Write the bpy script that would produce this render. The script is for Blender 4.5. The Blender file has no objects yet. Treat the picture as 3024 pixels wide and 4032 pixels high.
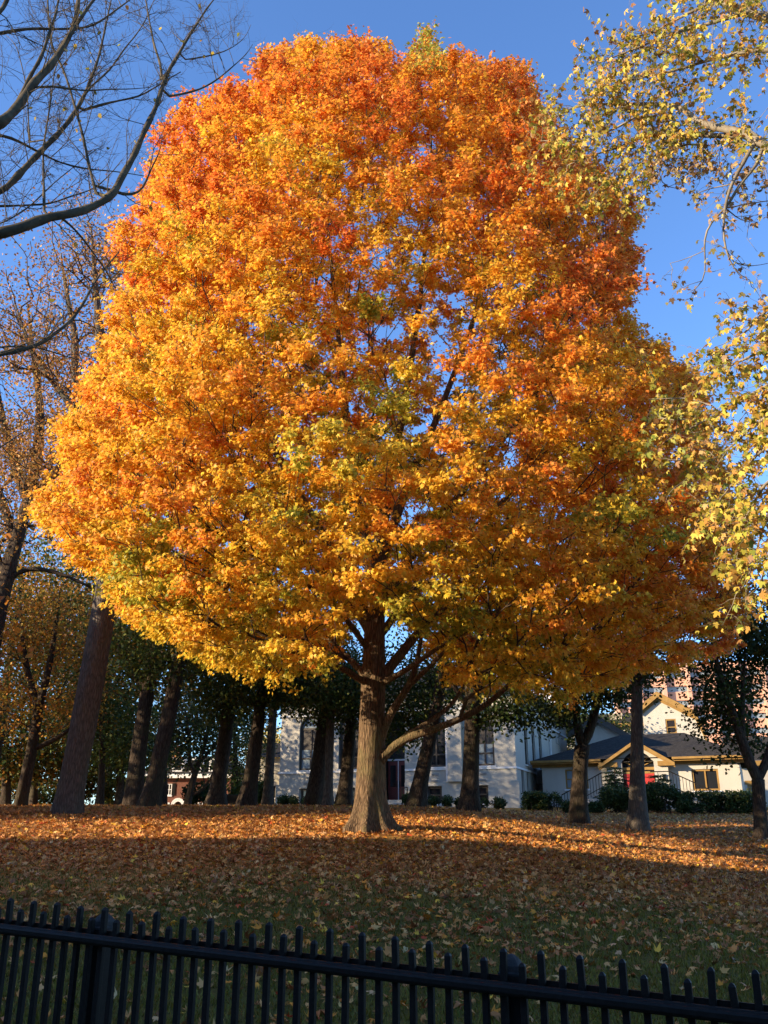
import bpy, math, random
import numpy as np
from mathutils import Vector

# ------------------------------------------------------------------ camera, world, sun, exposure
scene = bpy.context.scene
COL = scene.collection
E = 1.6                                   # eye height above the street
PITCH = math.radians(20.0)
FPX = 3486.0                              # focal length in pixels of the 3024 x 4032 photograph
cam_data = bpy.data.cameras.new("camera")
cam_data.sensor_fit = 'VERTICAL'
cam_data.sensor_height = 24.0
cam_data.lens = 24.0 * FPX / 4032.0
cam_data.clip_start = 0.05
cam_data.clip_end = 3000.0
cam = bpy.data.objects.new("camera", cam_data)
COL.objects.link(cam)
cam.location = (0, 0, E)
cam.rotation_euler = (math.radians(90) + PITCH, 0, 0)
scene.camera = cam

SUN_EL = math.radians(17.0)
SUN_AZ = math.radians(20.0)                # how far the sun stands behind the camera's left shoulder
sun_dir = Vector((-math.cos(SUN_AZ) * math.cos(SUN_EL), -math.sin(SUN_AZ) * math.cos(SUN_EL), math.sin(SUN_EL)))
world = bpy.data.worlds.new("World")
scene.world = world
world.use_nodes = True
wn = world.node_tree
wn.nodes.clear()
wo = wn.nodes.new("ShaderNodeOutputWorld")
wb = wn.nodes.new("ShaderNodeBackground")
ws = wn.nodes.new("ShaderNodeTexSky")
ws.sky_type = 'NISHITA'
ws.sun_disc = False
ws.sun_elevation = SUN_EL
ws.sun_rotation = math.atan2(sun_dir.x, sun_dir.y)
ws.air_density = 1.0
ws.dust_density = 0.3
ws.ozone_density = 3.0
wb.inputs['Strength'].default_value = 0.092
gain = wn.nodes.new("ShaderNodeMix"); gain.data_type = 'RGBA'; gain.blend_type = 'MULTIPLY'
gain.inputs[0].default_value = 1.0
gain.inputs[7].default_value = (1.05, 1.30, 1.66, 1)       # clear cold autumn blue
wn.links.new(ws.outputs[0], gain.inputs[6])
wn.links.new(gain.outputs[2], wb.inputs[0])
wn.links.new(wb.outputs[0], wo.inputs[0])
sl = bpy.data.lights.new("sun", 'SUN')
sl.energy = 5.0
sl.angle = math.radians(0.5)
sl.color = (1.0, 0.80, 0.55)
so = bpy.data.objects.new("sun", sl)
COL.objects.link(so)
so.rotation_euler = sun_dir.to_track_quat('Z', 'Y').to_euler()
so.location = (-30, -5, 30)
vs = scene.view_settings
vs.view_transform = 'Standard'
vs.look = 'None'
vs.exposure = 1.32
vs.gamma = 1.0
vs.use_curve_mapping = False

# ------------------------------------------------------------------ helpers
rng = np.random.default_rng(7)
CP, SP = math.cos(PITCH), math.sin(PITCH)

def P(u, v, y):
    """the point at depth y that lies in the direction of photo pixel (u, v)"""
    a = (u - 1512.0) / FPX
    b = (2016.0 - v) / FPX
    t = y / (CP - b * SP)
    return np.array([a * t, y, E + t * (SP + b * CP)])

def project(p):
    p = np.asarray(p, float)
    dy = p[..., 1]; dz = p[..., 2] - E
    depth = dy * CP + dz * SP
    up = -dy * SP + dz * CP
    return 1512 + FPX * p[..., 0] / depth, 2016 - FPX * up / depth

GY = np.array([-60, 0, 3, 5, 8, 14, 17, 20, 23, 26, 30, 36, 45, 60, 90, 400, 3000.])
GZ = np.array([0, 0.0, .06, .22, .5, 1.08, 1.36, 1.64, 1.93, 2.16, 2.36, 2.58, 2.85, 3.25, 3.4, 3.4, 3.4])

def ground_z(x, y):
    x = np.asarray(x, float); y = np.asarray(y, float)
    z = np.interp(y, GY, GZ)
    s = np.clip((x - 0.0) / 9.5, 0, 1); s = s * s * (3 - 2 * s)
    w = np.clip((y - 4) / 8, 0, 1) * np.clip((60 - y) / 34, 0, 1)
    z = z - 0.85 * s * w
    z = z + 0.025 * np.sin(x * .9 + 1) * np.sin(y * .7) * np.clip((y - 3) / 4, 0, 1)
    return z

def gnoise(p, s, seed=0):
    """cheap smooth noise in about -1..1"""
    p = np.asarray(p, float) * s
    r = np.random.default_rng(100 + seed)
    out = 0
    for i in range(5):
        k = r.normal(size=p.shape[-1]); k *= (0.7 + 0.35 * i) / np.linalg.norm(k)
        out = out + np.sin(p @ k * 2.2 + r.uniform(0, 6.28))
    return out / 3.2

def unit(v):
    return v / np.maximum(np.linalg.norm(v, axis=-1, keepdims=True), 1e-9)

def link(o, parent=None):
    COL.objects.link(o)
    if parent is not None:
        o.parent = parent
    return o

def empty(name, loc, label, cat, group=None, rz=0.0):
    o = bpy.data.objects.new(name, None)
    o.empty_display_size = .3
    o.location = loc
    o.rotation_euler = (0, 0, rz)
    link(o)
    return tag(o, label, cat, group)

def tag(o, label, cat, group=None):
    o["label"] = label
    o["category"] = cat
    if group:
        o["group"] = group
    return o

def kind(o, k):
    o["kind"] = k
    return o

def np_mesh(name, verts, loops, sizes, mat, parent=None, smooth=False, face_col=None, origin=None):
    """one mesh object from flat arrays"""
    verts = np.asarray(verts, np.float32).reshape(-1, 3)
    if origin is not None:
        verts = verts - np.asarray(origin, np.float32)
    loops = np.asarray(loops, np.int32).ravel()
    sizes = np.asarray(sizes, np.int32).ravel()
    me = bpy.data.meshes.new(name)
    me.vertices.add(len(verts)); me.vertices.foreach_set("co", verts.ravel())
    me.loops.add(len(loops)); me.loops.foreach_set("vertex_index", loops)
    me.polygons.add(len(sizes))
    st = np.concatenate([[0], np.cumsum(sizes)[:-1]]).astype(np.int32)
    me.polygons.foreach_set("loop_start", st)
    if smooth:
        me.polygons.foreach_set("use_smooth", np.ones(len(sizes), bool))
    if face_col is not None:
        a = me.attributes.new("col", 'FLOAT_COLOR', 'FACE')
        c = np.ones((len(sizes), 4), np.float32); c[:, :3] = face_col
        a.data.foreach_set("color", c.ravel())
    me.update(calc_edges=True)
    me.validate()
    if mat is not None:
        me.materials.append(mat)
    o = bpy.data.objects.new(name, me)
    link(o, parent)
    if origin is not None and parent is None:
        o.location = origin
    return o

class MB:
    """collects boxes, bars and polygons; build() links them as one mesh"""
    def __init__(s): s.v = []; s.f = []
    def add(s, vs, fs):
        n = len(s.v); s.v += [tuple(map(float, q)) for q in vs]; s.f += [[i + n for i in f] for f in fs]; return s
    def quad(s, a, b, c, d): return s.add([a, b, c, d], [[0, 1, 2, 3]])
    def poly(s, pts): return s.add(pts, [list(range(len(pts)))])
    def box(s, x0, x1, y0, y1, z0, z1):
        v = [(x0, y0, z0), (x1, y0, z0), (x1, y1, z0), (x0, y1, z0), (x0, y0, z1), (x1, y0, z1), (x1, y1, z1), (x0, y1, z1)]
        return s.add(v, [[0, 3, 2, 1], [4, 5, 6, 7], [0, 1, 5, 4], [1, 2, 6, 5], [2, 3, 7, 6], [3, 0, 4, 7]])
    def prism(s, poly, y0, y1):
        """polygon in x,z pushed along y"""
        n = len(poly)
        v = [(x, y0, z) for x, z in poly] + [(x, y1, z) for x, z in poly]
        f = [list(range(n)), list(range(2 * n - 1, n - 1, -1))]
        f += [[i, i + n, (i + 1) % n + n, (i + 1) % n] for i in range(n)]
        return s.add(v, f)
    def bar(s, a, b, w, h=None):
        """square bar between two points"""
        a = Vector(a); b = Vector(b); h = h or w
        t = (b - a).normalized(); u = t.cross(Vector((0, 0, 1)))
        if u.length < 1e-4: u = Vector((1, 0, 0))
        u.normalize(); q = u.cross(t)
        v = []
        for p in (a, b):
            for sx, sz in ((-1, -1), (1, -1), (1, 1), (-1, 1)):
                v.append(p + u * sx * w / 2 + q * sz * h / 2)
        return s.add(v, [[0, 1, 2, 3], [7, 6, 5, 4], [0, 4, 5, 1], [1, 5, 6, 2], [2, 6, 7, 3], [3, 7, 4, 0]])
    def build(s, name, mat, parent=None, bevel=0, smooth=False):
        me = bpy.data.meshes.new(name)
        me.from_pydata(s.v, [], s.f)
        me.validate(); me.update()
        if mat: me.materials.append(mat)
        o = link(bpy.data.objects.new(name, me), parent)
        if bevel:
            m = o.modifiers.new("edge", 'BEVEL'); m.width = bevel; m.segments = 2; m.limit_method = 'ANGLE'
        return o

# ---- materials
def new_mat(name):
    m = bpy.data.materials.new(name); m.use_nodes = True
    nt = m.node_tree; nt.nodes.clear()
    out = nt.nodes.new("ShaderNodeOutputMaterial")
    return m, nt, out

def ramp(nt, fac, stops):
    r = nt.nodes.new("ShaderNodeValToRGB")
    while len(r.color_ramp.elements) < len(stops): r.color_ramp.elements.new(.5)
    for e, (p, c) in zip(r.color_ramp.elements, stops):
        e.position = p; e.color = (*c, 1)
    nt.links.new(fac, r.inputs[0])
    return r.outputs[0]

def noise(nt, vec, scale, detail=4, rough=.6):
    n = nt.nodes.new("ShaderNodeTexNoise"); n.inputs['Scale'].default_value = scale
    n.inputs['Detail'].default_value = detail; n.inputs['Roughness'].default_value = rough
    if vec is not None: nt.links.new(vec, n.inputs['Vector'])
    return n.outputs['Fac']

def coords(nt, scale=(1, 1, 1), which='Object'):
    tc = nt.nodes.new("ShaderNodeTexCoord"); mp = nt.nodes.new("ShaderNodeMapping")
    mp.inputs['Scale'].default_value = scale
    nt.links.new(tc.outputs[which], mp.inputs['Vector'])
    return mp.outputs[0]

def principled(nt, out, rough=.7, spec=.3):
    b = nt.nodes.new("ShaderNodeBsdfPrincipled")
    b.inputs['Roughness'].default_value = rough
    b.inputs['Specular IOR Level'].default_value = spec
    nt.links.new(b.outputs[0], out.inputs[0])
    return b

def bump(nt, h, bsdf, strength=.5, dist=.02):
    b = nt.nodes.new("ShaderNodeBump"); b.inputs['Strength'].default_value = strength; b.inputs['Distance'].default_value = dist
    nt.links.new(h, b.inputs['Height']); nt.links.new(b.outputs[0], bsdf.inputs['Normal'])

def noisy_mat(name, c0, c1, scale=3, rough=.8, spec=.2, bump_s=.3, bscale=40, bdist=.01, stretch=(1, 1, 1)):
    m, nt, out = new_mat(name); b = principled(nt, out, rough, spec)
    v = coords(nt, stretch)
    c = ramp(nt, noise(nt, v, scale, 6, .65), [(.3, c0), (.7, c1)])
    nt.links.new(c, b.inputs['Base Color'])
    bump(nt, noise(nt, v, bscale, 4), b, bump_s, bdist)
    return m

def leaf_mat(name, trans=.4, rough=.5, spec=.25):
    m, nt, out = new_mat(name)
    at = nt.nodes.new("ShaderNodeAttribute"); at.attribute_name = "col"
    b = nt.nodes.new("ShaderNodeBsdfPrincipled"); b.inputs['Roughness'].default_value = rough
    b.inputs['Specular IOR Level'].default_value = spec
    t = nt.nodes.new("ShaderNodeBsdfTranslucent")
    mx = nt.nodes.new("ShaderNodeMixShader"); mx.inputs[0].default_value = trans
    nt.links.new(at.outputs['Color'], b.inputs['Base Color']); nt.links.new(at.outputs['Color'], t.inputs['Color'])
    nt.links.new(b.outputs[0], mx.inputs[1]); nt.links.new(t.outputs[0], mx.inputs[2])
    nt.links.new(mx.outputs[0], out.inputs[0])
    return m

def bark_mat(name, c0, c1, moss=None, vs=1.0):
    m, nt, out = new_mat(name); b = principled(nt, out, .9, .1)
    v = coords(nt, (13 * vs, 13 * vs, 2.2 * vs), 'Object')
    vo = nt.nodes.new("ShaderNodeTexVoronoi"); vo.feature = 'DISTANCE_TO_EDGE'; vo.inputs['Scale'].default_value = 1.6
    wv = nt.nodes.new("ShaderNodeVectorMath"); wv.operation = 'ADD'
    nn = nt.nodes.new("ShaderNodeTexNoise"); nn.inputs['Scale'].default_value = .8; nn.inputs['Detail'].default_value = 3
    nt.links.new(v, nn.inputs['Vector']); nt.links.new(v, wv.inputs[0]); nt.links.new(nn.outputs['Color'], wv.inputs[1])
    nt.links.new(wv.outputs[0], vo.inputs['Vector'])
    n2 = noise(nt, v, 2.5, 6, .7)
    mul = nt.nodes.new("ShaderNodeMath"); mul.operation = 'MULTIPLY_ADD'; mul.inputs[1].default_value = 1.4
    nt.links.new(vo.outputs['Distance'], mul.inputs[0]); nt.links.new(n2, mul.inputs[2])
    c = ramp(nt, mul.outputs[0], [(.35, c0), (.95, c1)])
    if moss:
        n3 = noise(nt, coords(nt), 1.3, 3)
        mixn = nt.nodes.new("ShaderNodeMix"); mixn.data_type = 'RGBA'
        f = ramp(nt, n3, [(.5, (0, 0, 0)), (.7, (.5, .5, .5))])
        nt.links.new(f, mixn.inputs[0]); nt.links.new(c, mixn.inputs[6]); mixn.inputs[7].default_value = (*moss, 1)
        c = mixn.outputs[2]
    nt.links.new(c, b.inputs['Base Color'])
    bump(nt, mul.outputs[0], b, .9, .035)
    return m

M = {}
M['bark_maple'] = bark_mat('bark_maple', (.035, .023, .014), (.175, .115, .066), (.14, .125, .05))
M['bark_oak'] = bark_mat('bark_oak', (.022, .016, .012), (.085, .063, .046), (.07, .063, .03))
M['bark_pale'] = bark_mat('bark_pale', (.06, .05, .04), (.15, .125, .10))
M['bark_mid'] = bark_mat('bark_mid', (.043, .037, .032), (.14, .118, .097), (.11, .10, .05))
M['bark_twig'] = noisy_mat('bark_twig', (.03, .022, .016), (.10, .072, .05), 6, .85, .15, .5, 30, .004)
M['bark_bare'] = noisy_mat('bark_bare', (.035, .030, .022), (.13, .105, .07), 5, .9, .05, .6, 22, .008)
M['bark_plane'] = noisy_mat('bark_plane', (.07, .055, .04), (.33, .28, .20), 3.2, .8, .15, .3, 14, .005)
M['leaf_maple'] = leaf_mat('leaf_maple', .50, .5, .3)
M['leaf_plane'] = leaf_mat('leaf_plane', .35, .5, .3)
M['leaf_back'] = leaf_mat('leaf_back', .3, .55, .2)
M['leaf_litter'] = leaf_mat('leaf_litter', .15, .55, .25)
M['grass_blade'] = leaf_mat('grass_blade', .3, .6, .15)

# ---- tubes and leaves in bulk
def tube_arrays(lines):
    """lines: list of (pts (n,3), radii (n), sides). Returns verts, loops, sizes"""
    groups = {}
    for p, r, s in lines:
        groups.setdefault((len(p), s), []).append((p, r))
    V, L, S, off = [], [], [], 0
    for (n, s), gl in groups.items():
        pts = np.array([g[0] for g in gl], float); rad = np.array([g[1] for g in gl], float)
        m = len(gl)
        tan = np.gradient(pts, axis=1); tan = unit(tan)
        mean = unit(pts[:, -1] - pts[:, 0])
        ref = np.where(np.abs(mean[:, 2:3]) > .8, np.array([[1., 0, 0]]), np.array([[0, 0, 1.]]))
        ref = np.repeat(ref[:, None], n, 1)
        a = unit(np.cross(tan, ref)); b = np.cross(a, tan)
        th = np.arange(s) / s * 2 * np.pi
        ring = a[:, :, None] * np.cos(th)[None, None, :, None] + b[:, :, None] * np.sin(th)[None, None, :, None]
        v = pts[:, :, None] + ring * rad[:, :, None, None]
        V.append(v.reshape(-1, 3))
        base = off + (np.arange(m) * n * s)[:, None, None]
        i = np.arange(n - 1)[None, :, None] * s; k = np.arange(s)[None, None, :]; k2 = (k + 1) % s
        q = np.stack([base + i + k, base + i + k2, base + i + s + k2, base + i + s + k], -1).reshape(-1, 4)
        L.append(q.ravel()); S.append(np.full(len(q), 4))
        if s > 3:
            cap = (base[:, 0] + (n - 1) * s + np.arange(s)[None]).reshape(-1, s)
            L.append(cap.ravel()); S.append(np.full(len(cap), s))
        off += m * n * s
    return np.concatenate(V), np.concatenate(L), np.concatenate(S)

MAPLE_T = np.array([(0, -.05, 0), (.16, -.12, .0), (.42, .08, -.10), (.27, .17, .02), (.55, .52, -.16), (.22, .46, .03), (0, 1.0, -.14),
                    (-.22, .46, .03), (-.55, .52, -.16), (-.27, .17, .02), (-.42, .08, -.10), (-.16, -.12, 0)], float)
SIMPLE_T = np.array([(0, 0, 0), (.36, .25, -.08), (.25, .7, -.02), (0, 1, -.12), (-.3, .62, -.02), (-.34, .22, -.08)], float)
PLANE_T = np.array([(0, 0, 0), (.2, -.12, -.03), (.52, .02, -.13), (.40, .14, -.02), (.46, .24, -.05), (.68, .56, -.22), (.40, .50, -.04), (.26, .50, .02), (.22, .66, 0),
                    (.26, .78, -.05), (0, 1.08, -.2), (-.24, .76, -.05), (-.21, .64, 0), (-.26, .5, .02), (-.42, .52, -.04), (-.66, .58, -.25), (-.45, .26, -.05), (-.38, .15, -.02), (-.5, .0, -.12), (-.2, -.12, -.03)], float)

def leaf_arrays(pos, nrm, tip, size, tmpl, curl=None, fold=True):
    n = len(pos); k = len(tmpl)
    nrm = unit(nrm)
    tip = unit(tip - nrm * np.sum(tip * nrm, -1, keepdims=True))
    side = np.cross(tip, nrm)
    T = np.repeat(tmpl[None], n, 0).copy()
    if curl is not None:
        T[:, :, 2] *= curl[:, None]
    v = pos[:, None] + size[:, None, None] * (side[:, None] * T[:, :, :1] + tip[:, None] * T[:, :, 1:2] + nrm[:, None] * T[:, :, 2:])
    loops = np.arange(n * k); sizes = np.full(n, k)
    return v.reshape(-1, 3), loops, sizes

def pick(cols, w, n, r):
    cols = np.array(cols); w = np.array(w, float); w /= w.sum()
    c = cols[r.choice(len(cols), n, p=w)]
    return c * r.uniform(.8, 1.2, (n, 1)) * r.uniform(.93, 1.07, (n, 3))

# ---- trees grown towards points of their crown
class Skeleton:
    def __init__(s):
        s.pos = np.zeros((0, 3)); s.dir = np.zeros((0, 3)); s.par = np.zeros(0, int); s.plen = np.zeros(0); s.fix = np.zeros(0); s.lines = []
    def _add(s, pts, parent, fix):
        n0 = len(s.pos); n = len(pts)
        prev = s.pos[parent] if parent >= 0 else pts[0]
        allp = np.vstack([prev[None], pts]); seg = np.diff(allp, axis=0); ln = np.linalg.norm(seg, axis=1)
        d = unit(np.where(ln[:, None] > 1e-6, seg, np.array([[0, 0, 1.]])))
        s.pos = np.vstack([s.pos, pts]); s.dir = np.vstack([s.dir, d])
        s.par = np.concatenate([s.par, [parent], np.arange(n0, n0 + n - 1)]).astype(int)
        s.plen = np.concatenate([s.plen, (s.plen[parent] if parent >= 0 else 0) + np.cumsum(ln)])
        s.fix = np.concatenate([s.fix, np.full(n, 0.) if fix is None else fix])
        idx = list(range(n0, n0 + n))
        s.lines.append(([parent] if parent >= 0 else []) + idx)
        return idx
    def path(s, pts, radii, step=.35, attach=False):
        pts = np.asarray(pts, float); radii = np.asarray(radii, float)
        d = np.concatenate([[0], np.cumsum(np.linalg.norm(np.diff(pts, axis=0), axis=1))])
        n = max(3, int(d[-1] / step) + 1); q = np.linspace(0, d[-1], n)
        # smooth: catmull-like through cubic of numpy interp
        P3 = np.stack([np.interp(q, d, pts[:, i]) for i in range(3)], 1)
        for _ in range(2):
            P3[1:-1] = .25 * P3[:-2] + .5 * P3[1:-1] + .25 * P3[2:]
        R = np.interp(q, d, radii)
        par = -1
        if attach:
            par = int(np.argmin(np.linalg.norm(s.pos - P3[0], axis=1)))
            P3 = P3[1:]; R = R[1:]
        return s._add(P3, par, R)
    def grow(s, targets, bf=.35, up=.5, step=.4, seed=0, wig=.06, first=0):
        r = np.random.default_rng(seed)
        d0 = np.array([np.min(np.linalg.norm(s.pos[first:] - t, axis=1)) for t in targets])
        tips = []
        for i in np.argsort(d0):
            t = targets[i]
            v = t - s.pos; dist = np.linalg.norm(v, axis=1) + 1e-6
            cosd = np.sum(v * s.dir, 1) / dist
            cost = dist * (1 + up * np.clip(.25 - v[:, 2] / dist, 0, 2) + .5 * np.clip(.3 - cosd, 0, 2)) + bf * s.plen
            cost[:first] = 1e9
            q = int(np.argmin(cost))
            L = dist[q]; n = max(2, int(L / step))
            tt = np.linspace(0, 1, n + 1)[1:, None]
            c = s.pos[q] + unit(s.dir[q] + .5 * v[q] / L + np.array([0, 0, .15])) * L * .45
            pts = (1 - tt) ** 2 * s.pos[q] + 2 * tt * (1 - tt) * c + tt ** 2 * t
            pts[:-1] += r.normal(0, wig * min(L, 1.5), (n, 3))[:-1]
            tips.append((s._add(pts, q, None)[-1], i))
        return tips
    def radii(s, tip_r, power=.45):
        n = len(s.pos)
        # number of tips above every node
        has = np.zeros(n, bool); has[s.par[s.par >= 0]] = True
        tips = (~has).astype(float)
        for i in range(n - 1, -1, -1):
            if s.par[i] >= 0: tips[s.par[i]] += tips[i]
        rad = tip_r * np.maximum(tips, 1) ** power
        rad = np.where(s.fix > 0, s.fix, rad)
        for i in range(n):
            if s.fix[i] == 0 and s.par[i] >= 0: rad[i] = min(rad[i], rad[s.par[i]] * .92)
        return rad
    def tubes(s, rad, tip_r, sides=(4, 6, 12), kind='grown', nfix=0):
        out = []
        for j, l in enumerate(s.lines):
            if (kind == 'fixed') != (j < nfix): continue
            r = rad[l].copy()
            if s.par[l[1]] == l[0] and j >= nfix:
                r[0] = min(r[0], r[1] * 1.25)
                r = np.minimum(r, np.maximum.accumulate(r[::-1])[::-1])
            elif j < nfix and s.par[l[0]] == -1: pass
            if j >= nfix: r[-1] = tip_r * .7
            mx = r.max(); sd = sides[0] if mx < .02 else (sides[1] if mx < .07 else sides[2])
            out.append((s.pos[l], r, sd))
        return out

# ------------------------------------------------------------------ ground
def build_ground():
    ys = np.unique(np.concatenate([np.linspace(-60, 0, 13), np.linspace(0, 6, 13), np.linspace(6, 30, 97), np.linspace(30, 62, 65), np.linspace(62, 400, 35), [800, 1500, 2500]]))
    xs = np.unique(np.concatenate([[-1500, -700, -300], np.linspace(-150, -20, 27), np.linspace(-20, 20, 121), np.linspace(20, 150, 27), [300, 700, 1500]]))
    X, Y = np.meshgrid(xs, ys)
    Z = ground_z(X, Y)
    v = np.stack([X, Y, Z], -1).reshape(-1, 3)
    nx, ny = len(xs), len(ys)
    i, j = np.meshgrid(np.arange(nx - 1), np.arange(ny - 1))
    a = (j * nx + i).ravel()
    q = np.stack([a, a + 1, a + nx + 1, a + nx], 1)
    m, nt, out = new_mat('lawn'); b = principled(nt, out, .95, .05)
    vco = coords(nt)
    big = noise(nt, vco, .22, 3, .5)
    fine = noise(nt, vco, 14, 5, .7)
    grass = ramp(nt, fine, [(.3, (.06, .052, .015)), (.7, (.15, .125, .035))])
    lit = ramp(nt, noise(nt, vco, 9, 5, .8), [(.28, (.10, .055, .018)), (.5, (.30, .16, .045)), (.72, (.52, .29, .08))])
    # leaf litter grows thicker away from the street, where the maple drops it
    sx = nt.nodes.new("ShaderNodeSeparateXYZ"); nt.links.new(vco, sx.inputs[0])
    mr = nt.nodes.new("ShaderNodeMapRange"); mr.inputs[1].default_value = 9; mr.inputs[2].default_value = 17
    mr.inputs[3].default_value = -.35; mr.inputs[4].default_value = .55
    nt.links.new(sx.outputs[1], mr.inputs[0])
    ad = nt.nodes.new("ShaderNodeMath"); ad.operation = 'ADD'; ad.use_clamp = True
    nt.links.new(mr.outputs[0], ad.inputs[0]); nt.links.new(big, ad.inputs[1])
    f = ramp(nt, ad.outputs[0], [(.4, (0, 0, 0)), (.75, (1, 1, 1))])
    mx = nt.nodes.new("ShaderNodeMix"); mx.data_type = 'RGBA'
    nt.links.new(f, mx.inputs[0]); nt.links.new(grass, mx.inputs[6]); nt.links.new(lit, mx.inputs[7])
    nt.links.new(mx.outputs[2], b.inputs['Base Color'])
    bump(nt, fine, b, .8, .05)
    o = np_mesh('lawn', v, q, np.full(len(q), 4), m, smooth=True)
    kind(o, 'structure')
    # pavement and street on the camera's side of the railing
    pm = noisy_mat('pavement', (.20, .19, .18), (.30, .29, .27), 2, .85, .2, .3, 60, .004)
    mb = MB(); mb.box(-60, 60, -2.2, 1.6, -.3, .03)
    kind(mb.build('pavement', pm), 'structure')
    am = noisy_mat('asphalt', (.04, .04, .042), (.06, .06, .06), 3, .9, .2, .3, 80, .004)
    mb = MB(); mb.box(-60, 60, -12, -2.35, -.3, -.09)
    # the lawn sheet dips under the street there
    kind(mb.build('road', am), 'structure')
build_ground()

def build_litter():
    r = np.random.default_rng(11)
    bands = [(6.2, 9, 75), (9, 11.5, 125), (11.5, 14.5, 200), (14.5, 19, 300), (19, 26, 300), (26, 34, 170), (34, 50, 60)]
    pts = []
    for y0, y1, dens in bands:
        hw0, hw1 = .47 * y0 + .6, .47 * y1 + .6
        n = int(dens * (hw0 + hw1) * (y1 - y0))
        y = np.sqrt(r.uniform(y0 ** 2, y1 ** 2, n)); x = r.uniform(-1, 1, n) * (.47 * y + .6)
        pts.append(np.stack([x, y], 1))
    p = np.concatenate(pts)
    nz = gnoise(np.stack([p[:, 0], p[:, 1] * .7, p[:, 0] * 0], 1), .55, 3)
    nz2 = gnoise(np.stack([p[:, 0], p[:, 1], p[:, 0] * 0], 1), 2.2, 4)
    thick = np.clip((p[:, 1] - 8) / 7, 0, 1)
    keep = r.uniform(0, 1, len(p)) < np.clip(.40 + .55 * thick + (.62 - .3 * thick) * nz + .3 * nz2, .1, 1)
    p = p[keep]; n = len(p)
    far = np.clip((p[:, 1] - 14) / 25, 0, 1)
    size = r.uniform(.042, .095, n) * (1 + .35 * far)
    big = r.uniform(0, 1, n) < .08; size[big] *= 1.35
    z = ground_z(p[:, 0], p[:, 1]) + r.uniform(.008, .05, n)
    tilt = r.normal(0, 1, (n, 2)) * r.uniform(.2, .75, (n, 1))
    nrm = np.stack([tilt[:, 0], tilt[:, 1], np.ones(n)], 1); nrm[r.uniform(0, 1, n) < .5] *= -1
    a = r.uniform(0, 6.28, n)
    tip = np.stack([np.cos(a), np.sin(a), np.zeros(n)], 1)
    c = pick([(.56, .26, .075), (.42, .175, .055), (.62, .33, .11), (.24, .095, .032), (.70, .27, .035), (.78, .48, .055), (.52, .08, .03), (.64, .41, .18)],
             [26, 22, 18, 14, 9, 3.5, 1.5, 6], n, r)
    v, l, s = leaf_arrays(np.stack([p[:, 0], p[:, 1], z], 1), nrm, tip, size, MAPLE_T, r.uniform(.4, 3.4, n))
    o = np_mesh('fallen_leaves', v, l, s, M['leaf_litter'], face_col=c)
    kind(o, 'stuff')
    # grass blades showing between the leaves
    n = 110000
    y = 6.0 + 13 * r.beta(1.0, 1.9, n); x = r.uniform(-1, 1, n) * (.47 * y + .5)
    g = gnoise(np.stack([x, y * .7, x * 0], 1), .55, 3)
    k = r.uniform(0, 1, n) < np.clip(.75 - .35 * g - np.clip((y - 10) / 9, 0, .6), .05, 1)
    x, y = x[k], y[k]; n = len(x)
    z = ground_z(x, y) - .004
    h = r.uniform(.025, .06, n); w = r.uniform(.003, .006, n) * (1 + y / 12)
    a = r.uniform(0, 6.28, n); lean = r.uniform(.2, 1.1, n) * h
    d = np.stack([np.cos(a), np.sin(a)], 1); sd = np.stack([-d[:, 1], d[:, 0]], 1)
    b0 = np.stack([x + sd[:, 0] * w, y + sd[:, 1] * w, z], 1); b1 = np.stack([x - sd[:, 0] * w, y - sd[:, 1] * w, z], 1)
    t = np.stack([x + d[:, 0] * lean, y + d[:, 1] * lean, z + h], 1)
    v = np.stack([b0, b1, t], 1).reshape(-1, 3)
    c = pick([(.15, .14, .018), (.19, .165, .026), (.25, .19, .045), (.10, .092, .015)], [4, 3, 1.5, 3], n, r)
    o = np_mesh('grass', v, np.arange(3 * n), np.full(n, 3), M['grass_blade'], face_col=c)
    kind(o, 'stuff')
build_litter()

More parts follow.
